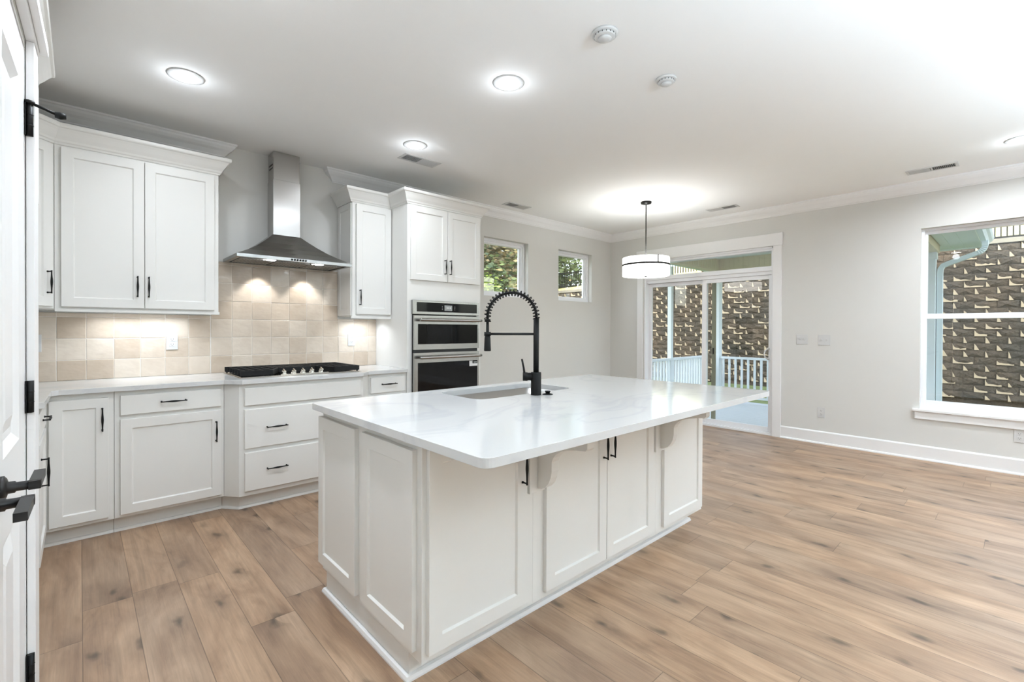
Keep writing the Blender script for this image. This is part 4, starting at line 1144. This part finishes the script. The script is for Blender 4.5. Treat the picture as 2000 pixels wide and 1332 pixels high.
# porch
DKZ = -.10
def deck_mat():
    m, nt, b, out = new_mat('grey_deck_boards'); Lk = nt.links.new
    tc = node(nt, 'ShaderNodeTexCoord'); w = node(nt, 'ShaderNodeTexWave', wave_type='BANDS', bands_direction='X', wave_profile='SAW')
    w.inputs['Scale'].default_value = 1.0/.14*.5*.628*.5
    nz = node(nt, 'ShaderNodeTexNoise'); nz.inputs['Scale'].default_value = 4
    mp = node(nt, 'ShaderNodeMapping'); mp.inputs['Scale'].default_value = (30, 1.5, 1); Lk(tc.outputs['Object'], mp.inputs[0]); Lk(mp.outputs[0], nz.inputs['Vector'])
    mx = node(nt, 'ShaderNodeMix', data_type='RGBA'); mx.inputs[6].default_value = srgb(212, 216, 220); mx.inputs[7].default_value = srgb(232, 236, 240)
    Lk(nz.outputs[0], mx.inputs[0]); Lk(mx.outputs[2], b.inputs['Base Color']); b.inputs['Roughness'].default_value = .5
    return m
M_DECK = deck_mat()
M_PWHITE = simple('porch_white_paint', srgb(226, 232, 236), .5, var=.01)
M_PGREEN = simple('porch_beige_board', srgb(228, 212, 190), .7, var=.03)
M_SOFFIT = simple('soffit_paint', srgb(222, 228, 222), .7, var=.015)
bm = BM(); k = .162
while k < 3.25:
    box(bm, k, min(k+.136, 3.26), -3.72, .10, DKZ-.03, DKZ); k += .142
d = struct('porch_floor', bm, M_DECK, 'pale grey boarded porch floor outside the patio door', 'porch floor')
bm = BM()
for xa in (.3, 1.7, 3.1): box(bm, xa, xa+.1, -3.7, .08, DKZ-.32, DKZ-.031)
struct('porch_joists', bm, M_PWHITE, 'porch deck framing', 'deck frame')
def post(x, y, w, z0, z1, label, mat=M_PWHITE, cap=True):
    r = thing('porch_post', label, 'porch post', (x, y, z0), 'white porch posts')
    bm = BM(); box(bm, x-w/2, x+w/2, y-w/2, y+w/2, z0, z1); link_mesh('shaft', bm, mat, r, bevel=.004)
    if cap:
        bm = BM(); box(bm, x-w/2-.012, x+w/2+.012, y-w/2-.012, y+w/2+.012, z0, z0+.12); box(bm, x-w/2-.012, x+w/2+.012, y-w/2-.012, y+w/2+.012, z1-.10, z1)
        link_mesh('collar', bm, mat, r, bevel=.004)
post(3.07, -.335, .14, DKZ, 2.42, 'white square porch post seen through the sliding panel')
post(3.07, -3.46, .14, DKZ, 2.42, 'white corner porch post beside the downspout')
post(1.74, -.07, .075, DKZ, 2.42, 'slim white porch post seen through the fixed panel', cap=False)
def railing(p0, p1, label, n, ztop=.762, zlow=-.012):
    p0, p1 = Vector(p0), Vector(p1); d = (p1-p0).normalized(); Ln = (p1-p0).length; nr = Vector((d.y, -d.x, 0))
    r = thing('porch_railing', label, 'railing', ((p0.x+p1.x)/2, (p0.y+p1.y)/2, zlow), 'white porch railings')
    bm = BM(); obox(bm, p0, d, ZV, nr, 0, Ln, ztop-.042, ztop, -.035, .035); link_mesh('top_rail', bm, M_PWHITE, r, bevel=.005)
    bm = BM(); obox(bm, p0, d, ZV, nr, 0, Ln, zlow, zlow+.04, -.02, .02); link_mesh('bottom_rail', bm, M_PWHITE, r, bevel=.003)
    b0 = None
    for k in range(n):
        a = Ln*(k+.5)/n
        if b0 is None:
            bm = BM(); obox(bm, p0, d, ZV, nr, a-.0165, a+.0165, zlow+.04, ztop-.042, -.0165, .0165); b0 = link_mesh('baluster', bm, M_PWHITE, r); a0 = a
        else:
            c = b0.copy(); COL.objects.link(c); c.parent = r; c.matrix_world = r.matrix_world.copy(); c.location = b0.location + d*(a-a0)
railing((3.07, -3.39, 0), (3.07, -.405, 0), 'white front porch railing seen through the sliding panel', 26)
railing((.20, -.07, 0), (3.07, -.07, 0), 'white side porch railing seen through the fixed panel', 27)
# pilaster against the house
bm = BM(); box(bm, .165, .42, -.27, -.08, DKZ, 2.42)
tag(link_mesh('porch_pilaster', bm, M_PGREEN, bevel=.003), 'beige board pilaster where the side railing meets the house', 'pilaster')
# porch beams, ceiling, soffit
bm = BM()
box(bm, 3.0, 3.15, -3.56, -.24, 2.42, 2.648); box(bm, .165, 3.0, -.39, -.24, 2.42, 2.648); box(bm, .165, 3.0, -3.56, -3.41, 2.42, 2.648)
k = .2
while k < 3.0:
    box(bm, k, k+.008, -.396, -.39, 2.45, 2.645); k += .09
k = -3.38
while k < -.42:
    box(bm, 2.994, 3.0, k, k+.008, 2.45, 2.645); k += .09
struct('porch_beam', bm, M_PGREEN, 'beige boarded porch beam seen through the transom', 'beam')
bm = BM(); box(bm, .165, 3.16, -3.56, -.24, 2.65, 2.69)
struct('porch_ceiling', bm, M_SOFFIT, 'pale porch ceiling', 'ceiling')
bm = BM(); box(bm, .165, 3.62, -3.96, -3.57, 2.52, 2.545); box(bm, .165, 3.62, -.23, .20, 2.52, 2.545); box(bm, 3.16, 3.62, -3.57, -.23, 2.52, 2.545)
box(bm, .165, 3.64, -3.985, -3.96, 2.50, 2.66); box(bm, 3.62, 3.645, -3.96, .2, 2.50, 2.66)
for ya, yb in ((-3.80, -3.785), (-3.67, -3.655)): box(bm, .2, 3.6, ya, yb, 2.512, 2.52)
struct('porch_eave', bm, M_SOFFIT, 'pale green soffit and fascia of the porch roof', 'eave')
bm = BM(); prism(bm, [(-3.99, 2.66), (-3.99, 2.70), (-1.9, 3.05), (.2, 2.70), (.2, 2.66)], 'x', .165, 3.65)
struct('porch_roof', bm, simple('asphalt_shingle', srgb(92, 88, 84), .9, var=.2, scale=40), 'porch roof', 'roof')
M_GUT = simple('gutter_paint', srgb(216, 228, 234), .35, var=.01)
GP = [(0, 0), (-.055, 0), (-.062, .02), (-.075, .05), (-.102, .075), (-.112, .100), (-.118, .125), (-.106, .127), (-.100, .105), (-.066, .06), (-.05, .008), (0, .008)]
r = thing('rain_gutter', 'pale rain gutter and downspout at the porch corner beside the large window', 'gutter', (1.9, -4.0, 2.52))
bm = BM(); prism(bm, [(-3.986+a, 2.520+b2) for a, b2 in GP], 'x', .18, 3.66); link_mesh('gutter', bm, M_GUT, r)
bm = BM()
def rpipe(bm, pts, w=.066, d=.05, corr=()):
    ring0 = None
    for i, p in enumerate(pts):
        p = Vector(p)
        dd = (Vector(pts[min(i+1, len(pts)-1)])-Vector(pts[max(i-1, 0)])).normalized()
        nx = Vector((1, 0, 0)); v = dd.cross(nx).normalized()
        s = .90 if i in corr else 1
        rg = [bm.verts.new(p+nx*a*w/2*s+v*b2*d/2*s) for a, b2 in ((-1, -1), (1, -1), (1, 1), (-1, 1))]
        if ring0:
            for k in range(4): bm.faces.new((ring0[k], ring0[(k+1) % 4], rg[(k+1) % 4], rg[k]))
        else: bm.faces.new(rg)
        ring0 = rg
    bm.faces.new(ring0[::-1])
pts = [(3.10, -4.03, 2.53), (3.10, -4.03, 2.47)]
for k in range(1, 13):
    a = math.radians(k*6.0); pts.append((3.10, -4.03+.11*(1-math.cos(a)), 2.47-.11*math.sin(a)))
pts += [(3.10, -3.66, 2.25), (3.10, -3.60, 2.22), (3.10, -3.575, 2.17), (3.10, -3.57, 2.10), (3.10, -3.57, -.22)]
rpipe(bm, pts, .10, .062, (3, 5, 7, 9, 11, 13)); link_mesh('downspout', bm, M_GUT, r)

# block retaining wall
def block_mats():
    m, nt, b, out = new_mat('split_face_block'); Lk = nt.links.new
    tc = node(nt, 'ShaderNodeTexCoord')
    n1 = node(nt, 'ShaderNodeTexNoise'); n1.inputs['Scale'].default_value = 1.3; n1.inputs['Detail'].default_value = 5
    n2 = node(nt, 'ShaderNodeTexNoise'); n2.inputs['Scale'].default_value = 22; n2.inputs['Detail'].default_value = 6
    Lk(tc.outputs['Object'], n1.inputs['Vector']); Lk(tc.outputs['Object'], n2.inputs['Vector'])
    cr = node(nt, 'ShaderNodeValToRGB'); e = cr.color_ramp.elements
    e[0].position = .3; e[0].color = srgb(50, 48, 42); e[1].position = .7; e[1].color = srgb(80, 68, 55)
    Lk(n1.outputs[0], cr.inputs[0])
    mr = node(nt, 'ShaderNodeMapRange'); mr.inputs['From Min'].default_value = .3; mr.inputs['From Max'].default_value = .7; mr.inputs['To Min'].default_value = .72; mr.inputs['To Max'].default_value = 1.2
    Lk(n2.outputs[0], mr.inputs[0]); vm = node(nt, 'ShaderNodeVectorMath', operation='SCALE'); Lk(cr.outputs[0], vm.inputs[0]); Lk(mr.outputs[0], vm.inputs['Scale'])
    Lk(vm.outputs[0], b.inputs['Base Color']); b.inputs['Roughness'].default_value = .95
    bp = node(nt, 'ShaderNodeBump'); bp.inputs['Strength'].default_value = 1; bp.inputs['Distance'].default_value = .03; Lk(n2.outputs[0], bp.inputs['Height']); Lk(bp.outputs[0], b.inputs['Normal'])
    return m
M_BLOCK = block_mats(); M_CHIP = simple('buff_block_face', srgb(164, 150, 128), .9, var=.06, scale=20)
RX = 9.0; BL, BHH = .358, .160
rb = random.Random(11)
r = thing('retaining_wall', 'tall brown split-face block retaining wall beyond the porch', 'retaining wall', (RX, 2, -.35))
bm = BM(); bc = BM()
def seg_wall(y0, y1, ztop):
    rows = int((ztop+.42)/BHH)
    for j in range(rows):
        z1 = ztop-j*BHH; z0 = z1-BHH+.004
        y = y0 - (BL/2 if j % 2 else 0)
        band = .35+.65*(math.sin(j*1.7+1.0)*.5+.5)
        while y < y1:
            a, b2 = y+.003, y+BL-.003
            st = j*-.004
            pr = [rb.uniform(.0, .035) for _ in range(6)]
            xs = RX-.03
            fr = [(a, z0), ((a+b2)/2, z0), (b2, z0), (b2, z1), ((a+b2)/2, z1), (a, z1)]
            F0 = [bm.verts.new((xs-pr[k]*.8, p[0], p[1])) for k, p in enumerate(fr)]
            cen = bm.verts.new((xs-.045-rb.uniform(0, .02), (a+b2)/2+rb.uniform(-.05, .05), (z0+z1)/2))
            Bk = [bm.verts.new((RX+.02, p[0], p[1])) for p in fr]
            for k in range(6):
                bm.faces.new((F0[k], F0[(k+1) % 6], cen)); bm.faces.new((F0[k], Bk[k], Bk[(k+1) % 6], F0[(k+1) % 6]))
            # unbroken buff edge of the moulded block: a wedge at one end and sometimes a ragged strip
            if rb.random() < .90:
                w = rb.uniform(.04, .09); hgt = BHH*rb.uniform(.58, .95); xf = xs-.050
                e0 = b2                                  # far-left end as seen from the house
                pts = [(e0, z0), (e0, z0+hgt), (e0-w*.35, z0+hgt*.75), (e0-w, z0)]
                if rb.random() < band*.48:
                    ln = rb.uniform(.5, .95)*BL; q = [(e0-w*.45, z0+hgt*.55), (e0-w, z0+.045)]
                    t = w
                    while t < ln: t += rb.uniform(.03, .06); q.append((e0-min(t, ln), z0+rb.uniform(.012, .05)))
                    pts = [(e0, z0), (e0, z0+hgt)]+q+[(e0-ln, z0)]
                V = [bc.verts.new((xf, p[0], p[1])) for p in pts]; V2 = [bc.verts.new((xf+.03, p[0], p[1])) for p in pts]
                bc.faces.new(V)
                for k in range(len(V)): bc.faces.new((V[k], V[(k+1) % len(V)], V2[(k+1) % len(V)], V2[k]))
            y += BL
seg_wall(-7.6, 2.6, 3.235); seg_wall(2.6, 12.5, 2.82)
w_ = link_mesh('block_face', bm, M_BLOCK, r)
link_mesh('buff_edge', bc, M_CHIP, r)
bm = BM(); box(bm, RX+.02, RX+.35, -7.8, 2.6, -.5, 3.235); box(bm, RX+.02, RX+.35, 2.6, 12.6, -.5, 2.82); link_mesh('core', bm, M_BLOCK, r)
bm = BM(); box(bm, RX-.11, RX+.3, -7.8, 2.62, 3.236, 3.335); box(bm, RX-.11, RX+.3, 2.62, 12.6, 2.821, 2.925)
link_mesh('capstone', bm, simple('grey_capstone', srgb(120, 116, 106), .9, var=.12, scale=12, bump=.5, bscale=60), r)
# iron fence above it
r = thing('iron_fence', 'black iron picket fence on top of the retaining wall', 'fence', (RX+.5, 2, 2.9))
def fence(y0, y1, z0, h, sp=.098):
    bm = BM(); box(bm, RX+.485, RX+.52, y0, y1, z0+h-.045, z0+h); box(bm, RX+.485, RX+.52, y0, y1, z0+.06, z0+.10); link_mesh('rail', bm, M_BLACK, r)
    bm = BM(); y = y0
    while y < y1: box(bm, RX+.490, RX+.514, y, y+.024, z0+.0, z0+h-.045); y += sp
    pk = link_mesh('picket', bm, M_BLACK, r); pk['kind'] = 'stuff'
    y = y0
    while y < y1:
        bm = BM(); box(bm, RX+.475, RX+.525, y-.025, y+.025, z0-.1, z0+h+.04); link_mesh('fence_post', bm, M_BLACK, r); y += 2.4
fence(-7.5, 2.4, 3.36, 1.15); fence(2.7, 12.4, 2.98, .78)
def grass_mat(name, a, b_):
    m, nt, b, out = new_mat(name)
    n1 = node(nt, 'ShaderNodeTexNoise'); n1.inputs['Scale'].default_value = 6; n1.inputs['Detail'].default_value = 8
    tc = node(nt, 'ShaderNodeTexCoord'); nt.links.new(tc.outputs['Object'], n1.inputs['Vector'])
    cr = node(nt, 'ShaderNodeValToRGB'); e = cr.color_ramp.elements; e[0].position = .35; e[0].color = a; e[1].position = .65; e[1].color = b_
    nt.links.new(n1.outputs[0], cr.inputs[0]); nt.links.new(cr.outputs[0], b.inputs['Base Color']); b.inputs['Roughness'].default_value = .95
    return m
bm = BM(); box(bm, -14, .6, -20, -9.16, -.12, -.06)  # unseen pale ground, added to bounce sunlight up onto the ceiling
struct('bounce_slab', bm, simple('pale_concrete', srgb(200, 198, 192), .9, var=.04), 'unseen pale concrete slab added to bounce sunlight through the rear windows', 'bounce_slab')
bm = BM(); box(bm, .165, RX+.02, -16, 26, -.60, -.42); box(bm, -20, .165, .165, 26, -.60, -.42)
struct('lawn', bm, grass_mat('green_grass', srgb(84, 100, 58), srgb(112, 124, 78)), 'green grass between porch and retaining wall', 'lawn')
bm = BM()
v = [bm.verts.new(p) for p in ((RX+.3, -16, 3.30), (RX+.3, 2.6, 3.30), (RX+.3, 2.6, 2.9), (RX+.3, 26, 2.45), (24, 26, 2.7), (24, 2.6, 7.5), (24, -16, 7.5))]
bm.faces.new((v[0], v[1], v[5], v[6])); bm.faces.new((v[2], v[3], v[4], v[5], v[1]))
struct('hillside', bm, grass_mat('dry_grass', srgb(168, 160, 104), srgb(206, 198, 146)), 'pale dry grass slope above the retaining wall', 'slope')
# trees
def leaf_mat(name, a, b_):
    m, nt, b, out = new_mat(name)
    oi = node(nt, 'ShaderNodeTexNoise'); oi.inputs['Scale'].default_value = 2.5; oi.inputs['Detail'].default_value = 4
    tc = node(nt, 'ShaderNodeTexCoord'); nt.links.new(tc.outputs['Object'], oi.inputs['Vector'])
    cr = node(nt, 'ShaderNodeValToRGB'); e = cr.color_ramp.elements; e[0].position = .35; e[0].color = a; e[1].position = .65; e[1].color = b_
    nt.links.new(oi.outputs[0], cr.inputs[0]); nt.links.new(cr.outputs[0], b.inputs['Base Color']); b.inputs['Roughness'].default_value = .6
    b.inputs['Subsurface Weight'].default_value = 0
    return m
M_LEAF = [leaf_mat('dark_leaves', srgb(48, 64, 42), srgb(92, 106, 60)), leaf_mat('bright_leaves', srgb(84, 108, 46), srgb(140, 156, 70)), leaf_mat('autumn_leaves', srgb(84, 82, 54), srgb(140, 124, 84))]
M_BARK = simple('tree_bark', srgb(104, 96, 84), .95, var=.25, scale=14, bump=.8, bscale=40)
rtz = random.Random(5)
def tree(x, y, z, hgt, rad, mi, label, n=2600, low=.25, ls=.11, name='tree', trunk=.16):
    r = thing(name, label, 'tree' if name == 'tree' else 'bush', (x, y, z))
    bm = BM()
    pts = [(x+rtz.uniform(-.1, .1)*k, y+rtz.uniform(-.1, .1)*k, z+hgt*.8*k/5) for k in range(6)]
    tube(bm, pts, [trunk*(1-.15*k) for k in range(6)], 9)
    for k in range(7):
        b0 = Vector(pts[2+k % 3]); a = rtz.uniform(0, 6.28); ln = rad*rtz.uniform(.5, .8)
        tube(bm, [b0, b0+Vector((math.cos(a)*ln*.5, math.sin(a)*ln*.5, ln*.35)), b0+Vector((math.cos(a)*ln, math.sin(a)*ln, ln*.9))], [trunk*.45, trunk*.3, .02], 7)
    link_mesh('trunk', bm, M_BARK, r)
    bm = BM()
    cl = [(Vector((rtz.gauss(0, .42), rtz.gauss(0, .42), rtz.uniform(-1, 1)))) for _ in range(26)]
    for k in range(n):
        c = cl[k % len(cl)]
        p = Vector((x+c.x*rad, y+c.y*rad, z+hgt*(low+(1-low)*(c.z*.5+.5)))) + Vector((rtz.gauss(0, 1), rtz.gauss(0, 1), rtz.gauss(0, .8)))*rad*.24
        n_ = Vector((rtz.gauss(0, 1), rtz.gauss(0, 1), rtz.gauss(.4, 1))).normalized(); u, w, _ = frame_axes(n_); s = ls*rtz.uniform(.6, 1.3)
        bm.faces.new([bm.verts.new(q) for q in (p-u*s, p+w*s*.45, p+u*s, p-w*s*.45)])
    link_mesh('foliage' if name == 'tree' else 'leaves', bm, M_LEAF[mi], r)
tree(4.2, 9.5, -.42, 8.5, 2.6, 0, 'leafy tree filling the window next to the oven cabinet', 6500, .1, .13)
tree(6.6, 11.5, -.42, 9, 2.6, 2, 'brownish leafy tree seen high in the window next to the oven cabinet', 5500, .2, .13)
tree(6.0, 15.5, -.42, 11, 3.6, 0, 'dark tree behind the two trees in the window next to the oven cabinet', 6500, .05, .2)
tree(2.2, 15.0, -.42, 11, 3.6, 0, 'tall dark tree far behind the window next to the oven cabinet', 5000, .05, .2)
tree(12.2, 12.6, 3.2, 6.5, 2.6, 0, 'leafy tree behind the fence, nearer in the corner window', 6000, .05, .13)
tree(15.5, 16.5, 3.8, 8, 3.6, 0, 'dark tree farther behind the fence in the corner window', 6000, .0, .2)
tree(11.5, 18.0, 3.3, 8, 3.2, 2, 'tree at the back left of the corner window', 5000, .0, .2)
tree(3.2, 7.2, -.42, 3.3, 1.0, 1, 'bright green bush low in the window next to the oven cabinet', 2600, .1, .07, name='bush', trunk=.05)
